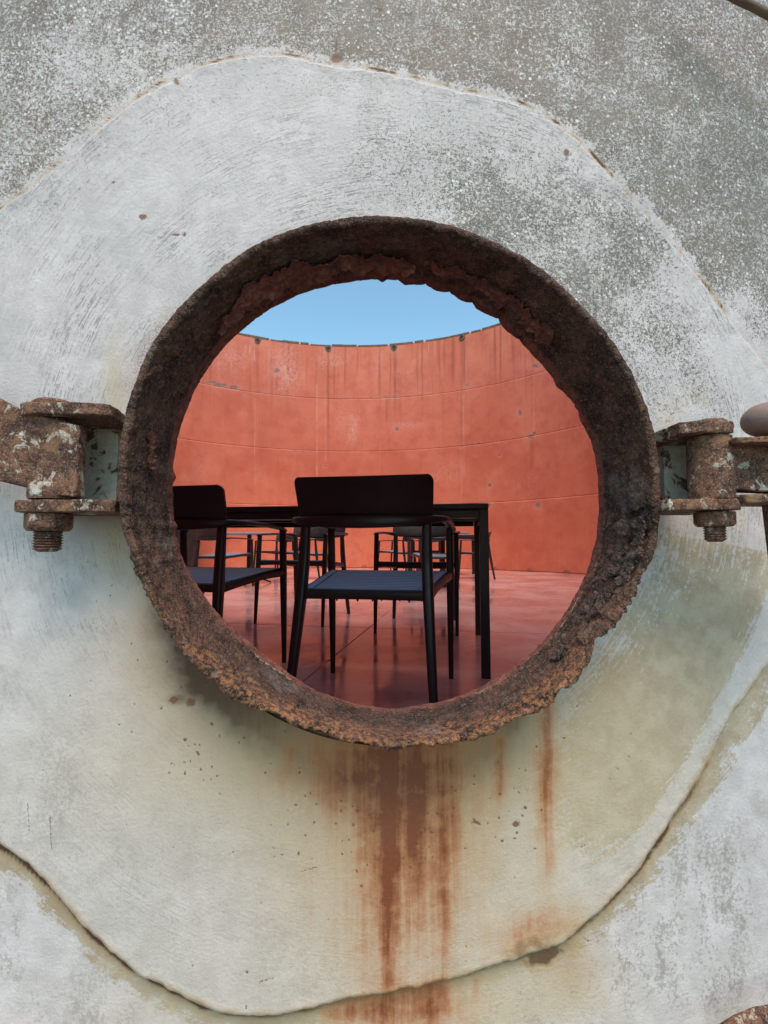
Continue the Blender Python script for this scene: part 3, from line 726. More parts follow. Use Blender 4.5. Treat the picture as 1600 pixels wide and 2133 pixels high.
# ---- bolts
def bolt(px, Y, ztop, zbot, rb, label, nut_h, nut_r, tail, head_r, head_h):
    x = XZ(px, 1000, Y)[0]
    root = thing('hinge_bolt', label, 'bolt', (x, Y, zbot), 0, 'bolts through the hinge lugs')
    h = MB(); h.lathe([(head_r, ztop-zbot+.0003), (head_r*1.0, ztop-zbot+head_h*.45), (head_r*.8, ztop-zbot+head_h*.85), (head_r*.3, ztop-zbot+head_h)], n=20)
    h.build('bolt_head', HINGE, root, True)
    s = MB(); s.lathe([(rb, 0), (rb, ztop-zbot)], n=20); s.build('shank', HINGE, root, True)
    n_ = MB(); n_.lathe([(nut_r, -.0003), (nut_r*1.0, -nut_h*.8), (nut_r*.86, -nut_h)], n=6); o_ = n_.build('nut', HINGE, root, False, .0012)
    o_.rotation_euler = (0, 0, .3)
    prof = []; z = -nut_h; k = 0; p = .0030
    while z > -tail:
        prof += [(rb*.84, z), (rb*1.0, z-p*.5)]; z -= p
    prof += [(rb*.82, z), (rb*.6, z-.002)]
    t_ = MB(); t_.lathe(prof, n=24); t_.build('thread', HINGE, root, True)
zn = zl-.0065; bolt(106, .53, zu+.007, zn, .0145, 'rusty vertical bolt holding the left hinge lugs, thread pointing down', .020, .0245, .040, .022, .009)
bolt(1484, .53, zur+.007, zlr-.0065, .0112, 'rusty vertical bolt holding the right hinge lugs, hexagonal nut below', .017, .0205, .031, .017, .007)

# ---- hinge arms (cover carrier) left and right
def bar(name, rows, y0, y1, m, parent, loc, seed=2, bend=None):
    """vertical flat bar: rows = [(px, pytop, pybot)] seen at depth y0"""
    n = 40; px = np.linspace(rows[0][0], rows[-1][0], n)
    tp = np.interp(px, [r[0] for r in rows], [r[1] for r in rows]); bt = np.interp(px, [r[0] for r in rows], [r[2] for r in rows])
    m_ = 16; ring = []
    for i in range(n):
        yb = bend(px[i]) if bend else 0
        X0, Zt = XZ(px[i], tp[i], y0); Zb = XZ(px[i], bt[i], y0)[1]
        row = []
        for j in range(m_+1): row.append((X0, y0+yb, Zb+(Zt-Zb)*j/m_))
        for j in range(m_+1): row.append((X0, y1+yb, Zt+(Zb-Zt)*j/m_))
        ring.append(row)
    V = np.array(ring); k = V.shape[1]
    nz = fbm(V[..., 0]*45, V[..., 1]*45, V[..., 2]*45, seed, 4)*.0016
    V[..., 1] += nz; V[..., 2] += nz*.5*(np.arange(k) % (m_+1) > m_-1)
    V -= np.array(loc)
    fs = [(i*k+j, (i+1)*k+j, (i+1)*k+(j+1) % k, i*k+(j+1) % k) for i in range(n-1) for j in range(k)]
    fs += [tuple(range(k)), tuple(reversed([(n-1)*k+j for j in range(k)]))]
    me = bpy.data.meshes.new(name); me.from_pydata([tuple(v) for v in V.reshape(-1, 3)], [], fs); me.update()
    for p in me.polygons: p.use_smooth = len(p.vertices) == 4
    o = link(name, me, m, parent)
    try: me.set_sharp_from_angle(angle=RAD(50))
    except Exception: pass
    bv = o.modifiers.new('bevel', 'BEVEL'); bv.width = .0016; bv.segments = 2; bv.limit_method = 'ANGLE'; bv.angle_limit = RAD(50)
    return o
lp = (XZ(60, 950, .505)[0], .51, XZ(60, 1030, .505)[1])
la = thing('cover_hinge', 'broad rusty flat arm held between the two lugs left of the opening', 'hinge', lp)
bar('arm_bar', [(-220, 700, 880), (-60, 800, 965), (0, 832, 1000), (35, 850, 1009), (90, 866, 1022), (130, 878, 1033), (166, 886, 1034)], .512, .527, HINGE, la, lp, 4)
mb = MB(); x_, z_ = XZ(112, 1034, .53)
mb.lathe([(.024, 0), (.025, .003), (.025, .014), (.023, .018)], (x_-lp[0], .53-lp[1], zl+.009-lp[2]), 28); mb.build('spacer', HINGE, la, True)
x2, z2 = XZ(-4, 815, .52)
rp = (XZ(1560, 950, .53)[0], .53, XZ(1560, 1030, .53)[1])
ra = thing('davit_hinge', 'rusty pivot sleeve with side arm and round brown ball at right frame edge', 'hinge', rp)
mb = MB(); xs, zt = XZ(1476, 905, .53); zb = zlr+.0065
mb.lathe([(.0215, 0), (.0225, .001), (.0228, .03), (.0225, .06), (.022, zur-.0075-zb)], (xs-rp[0], 0, zb-rp[2]), 40); mb.build('pivot_sleeve', HINGE, ra, True)
bar('arm_bar', [(1512, 922, 1018), (1560, 926, 1022), (1600, 929, 1023), (1700, 935, 1030), (1820, 945, 1040)], .520, .545, HINGE, ra, rp, 8)
def XR(px, Y=.51): return XZ(px, 950, Y)[0]
zz = XZ(1560, 922, .50)[1]
pl = slab('top_plate', [(XR(1520), .50), (XR(1600), .492), (XR(1800), .49), (XR(1800), .57), (XR(1515), .56)], zz, zz+.006, HINGE, ra, 11, off=rp)
zz2 = XZ(1560, 1047, .50)[1]
slab('bottom_plate', [(XR(1532), .50), (XR(1600), .495), (XR(1800), .49), (XR(1800), .57), (XR(1525), .56)], zz2, zz2+.009, HINGE, ra, 12, off=rp)
mb = MB(); xb, zbb = XZ(1606, 874, .53)
mb.lathe([(max(.0005, .0285*math.cos(a_)**.85), .0195*math.sin(a_)) for a_ in np.linspace(-1.5, 1.5, 19)], (xb-rp[0], 0, zbb-rp[2]), 48); mb.build('ball', BALL, ra, True)
mb = MB(); xq, zq = XZ(1613, 1050, .52)
mb.sweep([(xq-rp[0], -.005, zq-rp[2]), (xq-rp[0]+.004, -.005, zq-rp[2]-.07), (xq-rp[0]+.012, -.004, zq-rp[2]-.15)], [.016, .015, .012], [.012]*3); mb.build('hanging_rod', HINGE, ra, True)
# corner weld bead, top right and rusty stub at the lower right
mb = MB(); pts = [(1440, -60), (1500, -22), (1535, -2), (1570, 14), (1600, 30), (1650, 60), (1700, 105)]
mb.sweep([at_depth(a, b_, WY+.004)-tank_off for a, b_ in pts], .010, .008, (0, 1, 0)); o = mb.build('weld_bead', BROWN, tank, True); o['label'] = 'dark curved weld at the top right corner'
mb = MB(); pts = [(1500, 2160), (1540, 2135), (1580, 2118), (1640, 2108), (1700, 2106)]
mb.sweep([at_depth(a, b_, WY+.006)-tank_off for a, b_ in pts], .016, .014, (0, 1, 0)); o = mb.build('weld_bead', HINGE, tank, True); o['label'] = 'rusty bead at the lower right corner'

# ------------------------------------------------------------------ the rest of the shell
TI = .014                                     # plate thickness
def shell_pt(a, rad): return CX+rad*np.cos(a), CY+rad*np.sin(a)
def warp(x, y):                               # keep the near side on the same curve as the front plate
    return np.where(y < CY, y - math.tan(RAD(5.5))*x*np.exp(-(x/1.1)**2), y)
levels = [Z_OUT, 1.54, 2.93, 4.28, WALL_H]
# wall marks, px in the photo on the far wall
marks = [(576, 772, 7, 5, 1), (537, 705, 9, 9, 1), (684, 720, 9, 9, 1), (821, 720, 9, 9, 1), (962, 690, 9, 9, 1), (460, 802, 14, 4, 1), (485, 807, 12, 4, 1), (440, 797, 16, 3, .9), (540, 815, 11, 4, .55), (720, 828, 8, 3, .5), (773, 828, 7, 3, .5), (803, 827, 8, 3, .6), (822, 826, 8, 3, .6), (893, 816, 4, 3, .5), (973, 803, 7, 4, .6), (829, 780, 5, 4, .6), (615, 940, 6, 3, .5), (630, 941, 6, 3, .5), (648, 942, 5, 3, .5), (827, 893, 5, 5, .7),
 (961, 930, 7, 3, .6), (997, 924, 4, 3, .7), (1035, 920, 4, 2, .6), (1104, 909, 8, 5, .7), (1113, 903, 5, 5, .7), (1083, 860, 4, 6, 1), (1115, 763, 8, 5, .9), (1135, 755, 6, 5, .9), (1040, 949, 3, 2, .8), (1020, 1011, 3, 4, 1), (1120, 1052, 5, 5, 1), (1018, 1053, 4, 4, 1), (677, 971, 2, 2, .8), (1161, 786, 2, 2, .5), (940, 693, 3, 4, .8), (735, 1150, 3, 4, .5), (733, 1152, 7, 8, .5), (1038, 678, 2, 2, .6), (690, 1106, 5, 2, .6), (990, 948, 3, 2, .6), (540, 1185, 20, 5, .3)]
chalks = [(595, 770, 22, 38, .8), (735, 890, 8, 26, .75), (710, 872, 12, 20, .4), (690, 752, 26, 12, .5), (480, 745, 26, 26, .45), (840, 885, 30, 5, .5), (785, 740, 5, 40, .4), (512, 828, 5, 5, .5), (935, 985, 22, 20, .4), (1090, 1010, 40, 30, .18), (415, 970, 12, 20, .35), (860, 800, 60, 60, .12), (1080, 760, 80, 40, .10)]
drips = [(684, 725, 1000, 2.2, .8), (823, 728, 900, 3.0, .9), (536, 715, 840, 3, .5), (944, 700, 820, 3.0, .8), (962, 700, 990, 2.2, .65), (806, 832, 900, 3, .5), (832, 780, 900, 4, .35), (745, 720, 790, 1.6, .6), (879, 705, 800, 1.8, .6), (1108, 915, 990, 5, .5), (576, 778, 830, 1.2, .5), (620, 712, 800, 1.5, .35), (770, 715, 800, 2.0, .35), (858, 708, 760, 1.4, .5), (1004, 680, 760, 1.4, .4), (590, 705, 770, 5, .25)]
lites = [(660, 800, 1000, 1.6, .75), (678, 800, 960, 1.3, .5), (531, 830, 1050, 1.2, .6), (536, 850, 1050, 1.0, .35), (527, 1030, 1052, 1, .6), (905, 705, 740, 1.0, .7), (893, 712, 735, .9, .6), (923, 700, 716, .8, .6), (966, 820, 1000, 1.4, .5), (963, 760, 1030, 1.0, .4), (1112, 770, 900, 1.6, .35), (960, 930, 1050, 1.6, .35), (521, 720, 738, 1.0, .9), (511, 716, 734, 1.1, .9), (530, 728, 752, 1.0, .9), (526, 735, 758, .9, .8), (524, 752, 770, .9, .8)]
def red_masks(me, x, y, z):
    px, py = to_px(x, y, z)
    far = (y > 4) & (px > 250) & (px < 1350)
    n = fbm(px/14, py/14, 0, 3, 4)
    chip = np.zeros_like(px); halo = chip.copy(); chalk = chip.copy(); drip = chip.copy(); lite = chip.copy()
    for cx_, cy_, sx_, sy_, s in marks:
        g = gauss(px, py, cx_, cy_, sx_*.72, sy_*.72); chip = np.maximum(chip, s*g*(1+n*.7)); halo = np.maximum(halo, .70*s*gauss(px, py, cx_, cy_, sx_*1.3, sy_*1.4))
    for cx_, cy_, sx_, sy_, s in chalks: chalk = np.maximum(chalk, s*gauss(px, py, cx_, cy_, sx_, sy_)*(1+n*.6))
    for x0, y0, y1, w_, s in drips:
        t_ = np.clip((py-y0)/(y1-y0), 0, 1); drip = np.maximum(drip, s*np.exp(-((px-x0-n*1.0)/w_)**2)*(py > y0-4)*(1-sst(.4, 1, t_)))
    for x0, y0, y1, w_, s in lites:
        lite = np.maximum(lite, s*np.exp(-((px-x0)/w_)**2)*sst(y0-4, y0+4, py)*sst(y1+4, y1-4, py)*np.clip(.7+n, 0, 1))
    for a_ in (chip, halo, chalk, drip, lite): a_[~far] = 0
    for k, v in dict(chip=chip, halo=halo*(1-sst(.2, .5, chip)), chalk=chalk, drip=drip*.75, lite=lite, top=sst(3.2, 5.6, z)).items(): fattr(me, k, v)
# inner face: bands split into plates; the far plates are dense
fronta = math.atan2(-R_T, 0)
a_hole = math.atan2(WY-CY, AXO[0]-CX)
nseg = 9
for c in range(4):
    z0, z1 = (0.0 if c == 0 else levels[c]), levels[c+1]
    offs = .35*c
    for s in range(nseg):
        a0 = a_hole - math.pi/nseg + 2*math.pi*s/nseg; a1 = a0+2*math.pi/nseg
        am = (a0+a1)/2; isfar = math.sin(am) > .45
        if s == 0 and c == 0:
            # near plate, inner face with the hole
            xa, _ = shell_pt(np.array([a0, a1]), R_T)
            X, Z = polar_rect(240, 20, .3115, xa[0], xa[1], .0, z1-.002, 1.3)
            Y = CY-np.sqrt((R_T-TI)**2-(X-CX)**2); Y = Y-math.tan(RAD(5.5))*X*np.exp(-(X/1.1)**2)
            me = mesh_np('shell_plate', (np.stack([X, Y, Z], -1)-tank_off).reshape(-1, 3), grid_faces(240, 20, True)[:, ::-1])
            red_masks(me, X.ravel(), Y.ravel(), Z.ravel()); link('shell_plate', me, REDW, tank); continue
        nu = 150 if isfar else 36; nvv = 72 if isfar else 10
        A = np.linspace(a0, a1, nu)[:, None]; Zl = np.linspace(z0+.0008, z1-.0008, nvv)[None, :]
        # the sheet and its folded top and bottom edge (seam groove)
        A2 = A+0*Zl; Z2 = Zl+0*A
        dent = .003*fbm(A2*9, Z2*1.4, c, 15, 3)
        rad = R_T-TI-.0015-dent
        rad_e0 = rad[:, :1]+.002; rad_e1 = rad[:, -1:]+.002
        rad = np.concatenate([rad_e0, rad, rad_e1], 1); Z2 = np.concatenate([Z2[:, :1], Z2, Z2[:, -1:]], 1); A2 = A+0*Z2
        X, Y = shell_pt(A2, rad); Y = warp(X, Y)
        me = mesh_np('shell_plate', (np.stack([X, Y, Z2], -1)-tank_off).reshape(-1, 3), grid_faces(nu, nvv+2)[:, ::-1])
        red_masks(me, X.ravel(), Y.ravel(), Z2.ravel()); link('shell_plate', me, REDW, tank)
# outer skin of the shell (round the back too), one plain sheet per course
greyskin = mat_plain('faded_outer_paint', (.34, .33, .31), (.52, .52, .51), .7, 3, .3, .003)
for c in range(4):
    z0, z1 = levels[c], levels[c+1]
    if c == 0:
        aL = math.atan2(wall_y(-NX)-CY, -NX-CX); aR = math.atan2(wall_y(NX)-CY, NX-CX)
        A = np.linspace(aR, aL+2*math.pi, 200)[:, None]
    else: A = np.linspace(0, 2*math.pi, 241)[:, None]
    Zl = np.linspace(z0, z1, 5)[None, :]
    X, Y = shell_pt(A+0*Zl, R_T); Y = warp(X, Y)
    if c == 0: X[0, :] = NX; Y[0, :] = wall_y(NX); X[-1, :] = -NX; Y[-1, :] = wall_y(-NX)
    me = mesh_np('outer_skin', (np.stack([X, Y, Zl+0*A], -1)-tank_off).reshape(-1, 3), grid_faces(A.shape[0], 5)); link('outer_skin', me, greyskin, tank)
# seams: thin welds along the inside, between the courses
for c in (1, 2, 3):
    z = levels[c]; A = np.linspace(0, 2*math.pi, 721)
    k = 6; rows = []
    for j in range(k):
        b_ = math.pi*j/(k-1); h = .0040*math.cos(b_); dd = .0022*math.sin(b_)*(1+.9*fbm(A*60, 0*A, c, 5, 3))
        X, Y = shell_pt(A, R_T-TI+.002-dd); Y = warp(X, Y); rows.append(np.stack([X, Y, z+h+.002*fbm(A*40, 0*A, c, 8, 2)], -1))
    V = np.stack(rows, 1)-tank_off
    me = mesh_np('seam_weld', V.reshape(-1, 3), grid_faces(721, k)[:, ::-1]); link('seam_weld', me, mat_plain('seam_dark_red', (.50, .118, .062), (.66, .178, .09), .7, 6) if c == 1 else bpy.data.materials['seam_dark_red'], tank)
# ragged rim on top
rr2 = random.Random(3); a = 0.0
while a < 2*math.pi:
    w_ = rr2.uniform(.03, .16); h = rr2.choice([0.012, .02, .028, .035]); 
    if rr2.random() < .85:
        A = np.linspace(a, a+w_, 8); V = []
        for aa in A:
            for rd, zz in ((R_T-TI-.008, WALL_H-.02), (R_T-TI-.008, WALL_H+h), (R_T+.004, WALL_H+h*.8), (R_T+.004, WALL_H-.02)):
                x, y = shell_pt(aa, rd); V.append((x, float(warp(np.array(x), np.array(y))), zz+rr2.uniform(-.004, .004)))
        mb = MB(); fs = [(i*4+j, (i+1)*4+j, (i+1)*4+(j+1) % 4, i*4+(j+1) % 4) for i in range(7) for j in range(4)]+[(0, 1, 2, 3), (31, 30, 29, 28)]
        mb.add(np.array(V)-tank_off, fs); mb.build('rim_strip', BROWN, tank)
    a += w_+rr2.uniform(.0, .012)
# brackets with bolt holes under the rim
def wall_hit(px, py):
    r = ray(px, py); ox, oy = -CX, -CY; A_ = r[0]**2+r[1]**2; B_ = 2*(ox*r[0]+oy*r[1]); C_ = ox*ox+oy*oy-(R_T-TI-.01)**2
    k = (-B_+math.sqrt(B_*B_-4*A_*C_))/(2*A_); return r*k+np.array([0, 0, CAMZ])
for px, py in ((400, 680), (537, 702), (684, 717), (821, 716), (962, 688), (1075, 648)):
    p = wall_hit(px, py); a = math.atan2(p[1]-CY, p[0]-CX)
    p[2] = min(p[2], WALL_H-.07); base = p-tank_off; nx, ny = -math.cos(a), -math.sin(a); tx, ty = -math.sin(a), math.cos(a)
    mb = MB(); V = []; N = 18
    for k, (s, d) in enumerate(((1.0, 0), (1.0, .010), (.45, .012), (.42, .0))):
        for i in range(N):
            b_ = 2*math.pi*i/N; rr0 = .085*s*(1+(.14*rr2.uniform(-1, 1) if k < 2 else 0))
            V.append((base[0]+tx*math.cos(b_)*rr0*.85+nx*d, base[1]+ty*math.cos(b_)*rr0*.85+ny*d, base[2]+math.sin(b_)*rr0))
    fs = [(k*N+i, k*N+(i+1) % N, (k+1)*N+(i+1) % N, (k+1)*N+i) for k in range(3) for i in range(N)]
    mb.add(V, fs); br = mb.build('rim_bracket', BROWN, tank)
    mb = MB(); N = 10; V = [(base[0]+tx*math.cos(2*math.pi*i/N)*.03+nx*.015, base[1]+ty*math.cos(2*math.pi*i/N)*.03+ny*.015, base[2]+.01+math.sin(2*math.pi*i/N)*.03) for i in range(N)]
    V += [(v[0]+nx*.02, v[1]+ny*.02, v[2]) for v in V]
    mb.add(V, [tuple(range(N)), tuple(range(N, 2*N))]+[(i, (i+1) % N, N+(i+1) % N, N+i) for i in range(N)]); mb.build('bolt_stub', BLACK, br)
# small half rings at the foot of the wall
for px in (759, 1032, 1104, 1181):
    r = wall_hit(px, 1150); a = math.atan2(r[1]-CY, r[0]-CX)
    cx_, cy_ = shell_pt(a, R_T-TI-.03); tx, ty = -math.sin(a), math.cos(a)
    mb = MB(); pts = []
    for k in range(9):
        b_ = math.pi*k/8; pts.append((cx_+tx*.06*math.cos(b_)-tank_off[0], cy_+ty*.06*math.cos(b_)-tank_off[1], .005+.055*math.sin(b_)-tank_off[2]))
    mb.sweep(pts, .014, .014, (0, 0.3, 1), 8, 2); mb.build('half_ring', BROWN, tank, True)

# ------------------------------------------------------------------ floor inside, of cast slabs
fl = bpy.data.objects.new('floor', None); COL.objects.link(fl); fl['kind'] = 'structure'
GA = RAD(-10.4); gx = np.array([math.cos(GA), math.sin(GA)]); gy = np.array([-math.sin(GA), math.cos(GA)])
O0 = on_floor(815, 1270)[:2]; Oc = on_floor(680, 1305)[:2]
org = O0 + gy*np.dot(Oc-O0, gy)
def clip(poly, n, d):
    out = []
    for i in range(len(poly)):
        a, b_ = poly[i], poly[(i+1) % len(poly)]; da = np.dot(a, n)-d; db = np.dot(b_, n)-d
        if da <= 0: out.append(a)
        if da*db < 0: out.append(a+(b_-a)*da/(da-db))
    return out
mb = MB(); N = 96; circ = [(CX+(R_T-TI-.004)*math.cos(2*math.pi*i/N), float(warp(np.array(CX+(R_T-TI-.004)*math.cos(2*math.pi*i/N)), np.array(CY+(R_T-TI-.004)*math.sin(2*math.pi*i/N)))), -.003) for i in range(N)]
mb.add(circ+[(c_[0], c_[1], -.2) for c_ in circ], [tuple(range(N)), tuple(reversed(range(N, 2*N)))]+[(N+i, N+(i+1) % N, (i+1) % N, i) for i in range(N)]); mb.build('joint_bed', JOINT, fl)
SX, SY, gap = 3.0, 2.6, .005
for i in range(-3, 3):
    for j in range(-3, 4):
        q = [org+gx*(i*SX+gap)+gy*(j*SY+gap), org+gx*((i+1)*SX-gap)+gy*(j*SY+gap), org+gx*((i+1)*SX-gap)+gy*((j+1)*SY-gap), org+gx*(i*SX+gap)+gy*((j+1)*SY-gap)]
        for k in range(64):
            a = 2*math.pi*(k+.5)/64; n_ = np.array([math.cos(a), math.sin(a)]); rr0 = R_T-TI-.012
            if not q: break
            q = clip(q, n_, np.dot(np.array([CX, CY]), n_)+rr0)
        if len(q) < 3: continue
        n_ = len(q); mb = MB(); mb.add([(p[0], p[1], 0) for p in q]+[(p[0], p[1], -.03) for p in q], [tuple(range(n_)), tuple(reversed(range(n_, 2*n_)))]+[(n_+k, n_+(k+1) % n_, (k+1) % n_, k) for k in range(n_)])
        mb.build('floor_slab', FLOOR, fl)
# ground outside
mb = MB(); S = 300; mb.add([(-S, -S, Z_OUT), (S, -S, Z_OUT), (S, S, Z_OUT), (-S, S, Z_OUT)], [(0, 1, 2, 3)]); g = mb.build('ground', GROUND); g['kind'] = 'structure'

# ------------------------------------------------------------------ chairs
def copy_tree(o, parent=None):
    c = o.copy(); COL.objects.link(c)
    if parent is not None: c.parent = parent
    for ch in [k for k in o.children]: copy_tree(ch, c)
    return c
def make_chair():
    t = thing('armchair', 'x', 'chair', (0, 0, 0), 0, 'black metal armchairs inside the tank')
    for s in (-1, 1):
        mb = MB(); mb.sweep([(s*.236, -.345, 0), (s*.224, -.308, .20), (s*.212, -.275, .41), (s*.208, -.262, .52), (s*.207, -.250, .645)], [.025, .030, .036, .035, .031], [.026, .034, .044, .038, .030], (1, 0, 0), 16, 3.6)
        mb.build('leg', BLACK, t, True)
        mb = MB(); mb.sweep([(s*.262, .285, 0), (s*.262, .270, .25), (s*.262, .255, .45), (s*.262, .240, .648)], [.020, .027, .031, .029], [.020, .028, .036, .030], (1, 0, 0), 16, 3.6)
        mb.build('leg', BLACK, t, True)
    mb = MB()        # seat frame: rails with soft corners into the legs
    zf, zb_ = .438, .405
    mb.sweep([(-.262, .255, zf), (-.245, .252, zf+.004), (0, .250, zf+.005), (.245, .252, zf+.004), (.262, .255, zf)], [.022]*5, [.044, .034, .032, .034, .044], (0, 1, 0), 12)
    mb.sweep([(-.212, -.275, zb_), (-.192, -.273, zb_+.003), (0, -.270, zb_+.003), (.192, -.273, zb_+.003), (.212, -.275, zb_)], [.024]*5, [.048, .035, .033, .035, .048], (0, 1, 0), 12)
    for s in (-1, 1):
        mb.sweep([(s*.212, -.275, zb_), (s*.222, -.12, zb_+.012), (s*.24, .06, zb_+.026), (s*.262, .255, zf)], .026, [.040, .032, .032, .040], (1, 0, 0), 12)
    mb.build('seat_frame', BLACK, t, True)
    ns = 12                                         # seat slats, side to side
    for k in range(ns):
        u0 = -.256+k*(.484/ns); u1 = u0+.484/ns-.0105
        def zz(u): return .4265+(u+.224)/.452*.034-.004*math.sin(math.pi*(u+.224)/.452)
        def hw(u): return .178+(u+.224)/.452*.046
        mb = MB(); V = []
        for u in (u0, u1):
            for x in (-1, 1):
                for dz in (-.008, 0): V.append((x*hw(u), u, zz(u)+dz))
        mb.add(V, [(0, 2, 3, 1), (4, 5, 7, 6), (1, 3, 7, 5), (0, 4, 6, 2), (0, 1, 5, 4), (2, 6, 7, 3)])
        mb.build('seat_slat', SLAT, t)
    for s in (-1, 1):                               # side strips of the seat
        mb = MB()
        mb.add([(s*.181, -.258, .4245), (s*.205, -.258, .4245), (s*.252, .23, .461), (s*.227, .23, .461), (s*.181, -.258, .4165), (s*.205, -.258, .4165), (s*.252, .23, .453), (s*.227, .23, .453)],
               [(0, 1, 2, 3), (7, 6, 5, 4), (0, 4, 5, 1), (1, 5, 6, 2), (2, 6, 7, 3), (3, 7, 4, 0)])
        mb.build('seat_border', SLAT, t)
    # armrest hoop
    pts = []; wd = []; hg = []
    pts += [(-.262, .262, .640), (-.268, .20, .648), (-.268, .05, .655), (-.262, -.08, .658)]; wd += [.030, .034, .036, .036]; hg += [.014, .016, .017, .018]
    for k in range(0, 13):
        a = math.pi*k/12; x = -.264*math.cos(a); y = -.170-.145*math.sin(a)**.8
        pts.append((x, y, .658-.012*math.sin(a)**1.5)); wd.append(.034-.012*math.sin(a)); hg.append(.019+.026*math.sin(a)**1.5)
    pts += [(.262, -.08, .658), (.268, .05, .655), (.268, .20, .648), (.262, .262, .640)]; wd += [.036, .036, .034, .030]; hg += [.018, .017, .016, .014]
    P = [Vector(p) for p in pts]; sides = []
    for i in range(len(P)):
        d = (P[min(i+1, len(P)-1)]-P[max(i-1, 0)]).normalized(); sides.append(tuple(d.cross(Vector((0, 0, 1)))))
    mb = MB(); mb.sweep(pts, wd, hg, sides, 14, 2.6); mb.build('armrest', BLACK, t, True)
    # backrest shell
    nu, nv = 41, 22; W = .234; V = []
    def bp(u, v, off):
        # rounded corners at the top
        z0, z1 = .640, .795-.008*math.cos(u*math.pi/2)
        cr = .022; ww = W*(1-.03*(1-v))
        zt = z0+(z1-z0)*v
        x = u*ww
        lim = ww
        if zt > z1-cr: dzc = zt-(z1-cr); lim = ww-cr+math.sqrt(max(0, cr*cr-dzc*dzc))
        x = max(-lim, min(lim, x))
        y = -.295+.050*(x/W)**2-.056*v**1.2
        return (x, y+off, zt)
    for off in (-.006, .006):
        for i in range(nu):
            for j in range(nv): V.append(bp(-1+2*i/(nu-1), 1-(1-j/(nv-1))**1.9, off))
    G = grid_faces(nu, nv); n = nu*nv; idx = np.arange(n).reshape(nu, nv)
    loop = np.concatenate([idx[:-1, 0], idx[-1, :-1], idx[:0:-1, -1], idx[0, :0:-1]])
    fs = [tuple(f) for f in G]+[tuple(int(x)+n for x in f[::-1]) for f in G]+[(int(a), int(a)+n, int(b_)+n, int(b_)) for a, b_ in zip(loop, np.roll(loop, -1))]
    mb = MB(); mb.add(V, fs); mb.build('backrest', BLACK, t, True)
    # drops hanging from the rear rail
    rd = random.Random(2)
    for x in (-.14, -.02, .06, .12, .15, -.09, .03): 
        r = rd.uniform(.0022, .0042); mb = MB(); mb.lathe([(r*.2, -r*1.9), (r*.8, -r*1.2), (r, -.3*r), (r*.8, r*.4)], (x, -.272, .3915), 8); mb.build('water_drop', DROP, t, True)
    return t
chair = make_chair()
spare = [chair]
def place_chair(x, y, yaw, label, sc=1):
    c = spare.pop() if spare else copy_tree(chair)
    c.location = (x, y, 0); c.rotation_euler = (0, 0, yaw); c['label'] = label
    return c
def feet(pxa, pxb):                # centre and heading from the two front feet
    a, b_ = on_floor(*pxa)[:2], on_floor(*pxb)[:2]     # a = chair's left front foot, b = right front foot
    d = (b_-a)/np.linalg.norm(b_-a); f = np.array([-d[1], d[0]]); c = (a+b_)/2-f*.285
    return c[0], c[1], math.atan2(d[1], d[0])
x, y, yaw = feet((693.7, 1401), (940, 1413)); print('near chair', x, y, math.degrees(yaw))
place_chair(x, y, yaw, 'black slatted armchair nearest the opening, seen from behind, at the long table')
x, y, yw = -.80, 1.98, RAD(16)
print('left', on_floor(592, 1380))
fr_ = on_floor(592, 1380)[:2]; yl = RAD(-9)
cxl = fr_-np.array([math.cos(yl)*.262-math.sin(yl)*.285, math.sin(yl)*.262+math.cos(yl)*.285])
place_chair(cxl[0], cxl[1], yl, 'black slatted armchair at the left of the nearest one, partly hidden by the rusty rim')
x, y, yaw = feet((674.5, 1306), (529, 1299)); print('A', x, y, math.degrees(yaw))
place_chair(x, y, yaw, 'black armchair on the far side of the long table, left one, facing the opening')
x, y, yaw = feet((958.6, 1325), (776, 1319)); print('B', x, y, math.degrees(yaw))
place_chair(x, y, yaw, 'black armchair on the far side of the long table, right one, facing the opening')
place_chair(.66, 6.25, RAD(4), 'small dark armchair in front of the pedestal table, seat pale with sky light')
place_chair(.25, 9.3, RAD(60), 'distant dark armchair near the back wall, left of the pedestal table')
place_chair(1.45, 8.0, RAD(100), 'distant dark armchair at the narrow table on the right')
place_chair(-2.15, 6.35, RAD(-20), 'dark armchair at the round pedestal table on the left')
place_chair(-2.05, 8.9, RAD(150), 'distant dark armchair behind the left pedestal table')
place_chair(-1.30, 7.9, RAD(75), 'small dark armchair standing alone between the two pedestal tables')
place_chair(.9, 9.6, RAD(170), 'distant dark armchair close to the back wall behind the pedestal table')

# ------------------------------------------------------------------ tables
def rect_table(name, label, pos, yaw, L, Wd, H, leg, group=None):
    t = thing(name, label, 'table', (pos[0], pos[1], 0), yaw, group)       # origin at near right corner; x to the left negative, y away
    mb = MB(); mb.box((-L, 0, H-.024), (0, Wd, H)); mb.build('tabletop', BLACK, t, bevel=.003)
    mb = MB(); a = .004
    for lo, hi in (((-L+leg, a, H-.062), (-leg, a+.022, H-.030)), ((-L+leg, Wd-a-.022, H-.062), (-leg, Wd-a, H-.030)), ((-L+a, leg, H-.062), (-L+a+.022, Wd-leg, H-.030)), ((-a-.022, leg, H-.062), (-a, Wd-leg, H-.030)),
                   ((-L+leg, .05, H-.074), (-leg, .065, H-.064))): mb.box(lo, hi)
    mb.box((-L+.03, .03, H-.031), (-.03, Wd-.03, H-.0245))
    mb.build('apron', BLACK, t, bevel=.002)
    for sx_, sy_ in ((0, 0), (1, 0), (0, 1), (1, 1)):
        x0 = -leg if sx_ == 0 else -L; y0 = 0 if sy_ == 0 else Wd-leg
        mb = MB(); mb.box((x0+.0015, y0+.0015, 0), (x0+leg-.0015, y0+leg-.0015, H-.0245)); mb.build('leg', BLACK, t, bevel=.002)
    return t
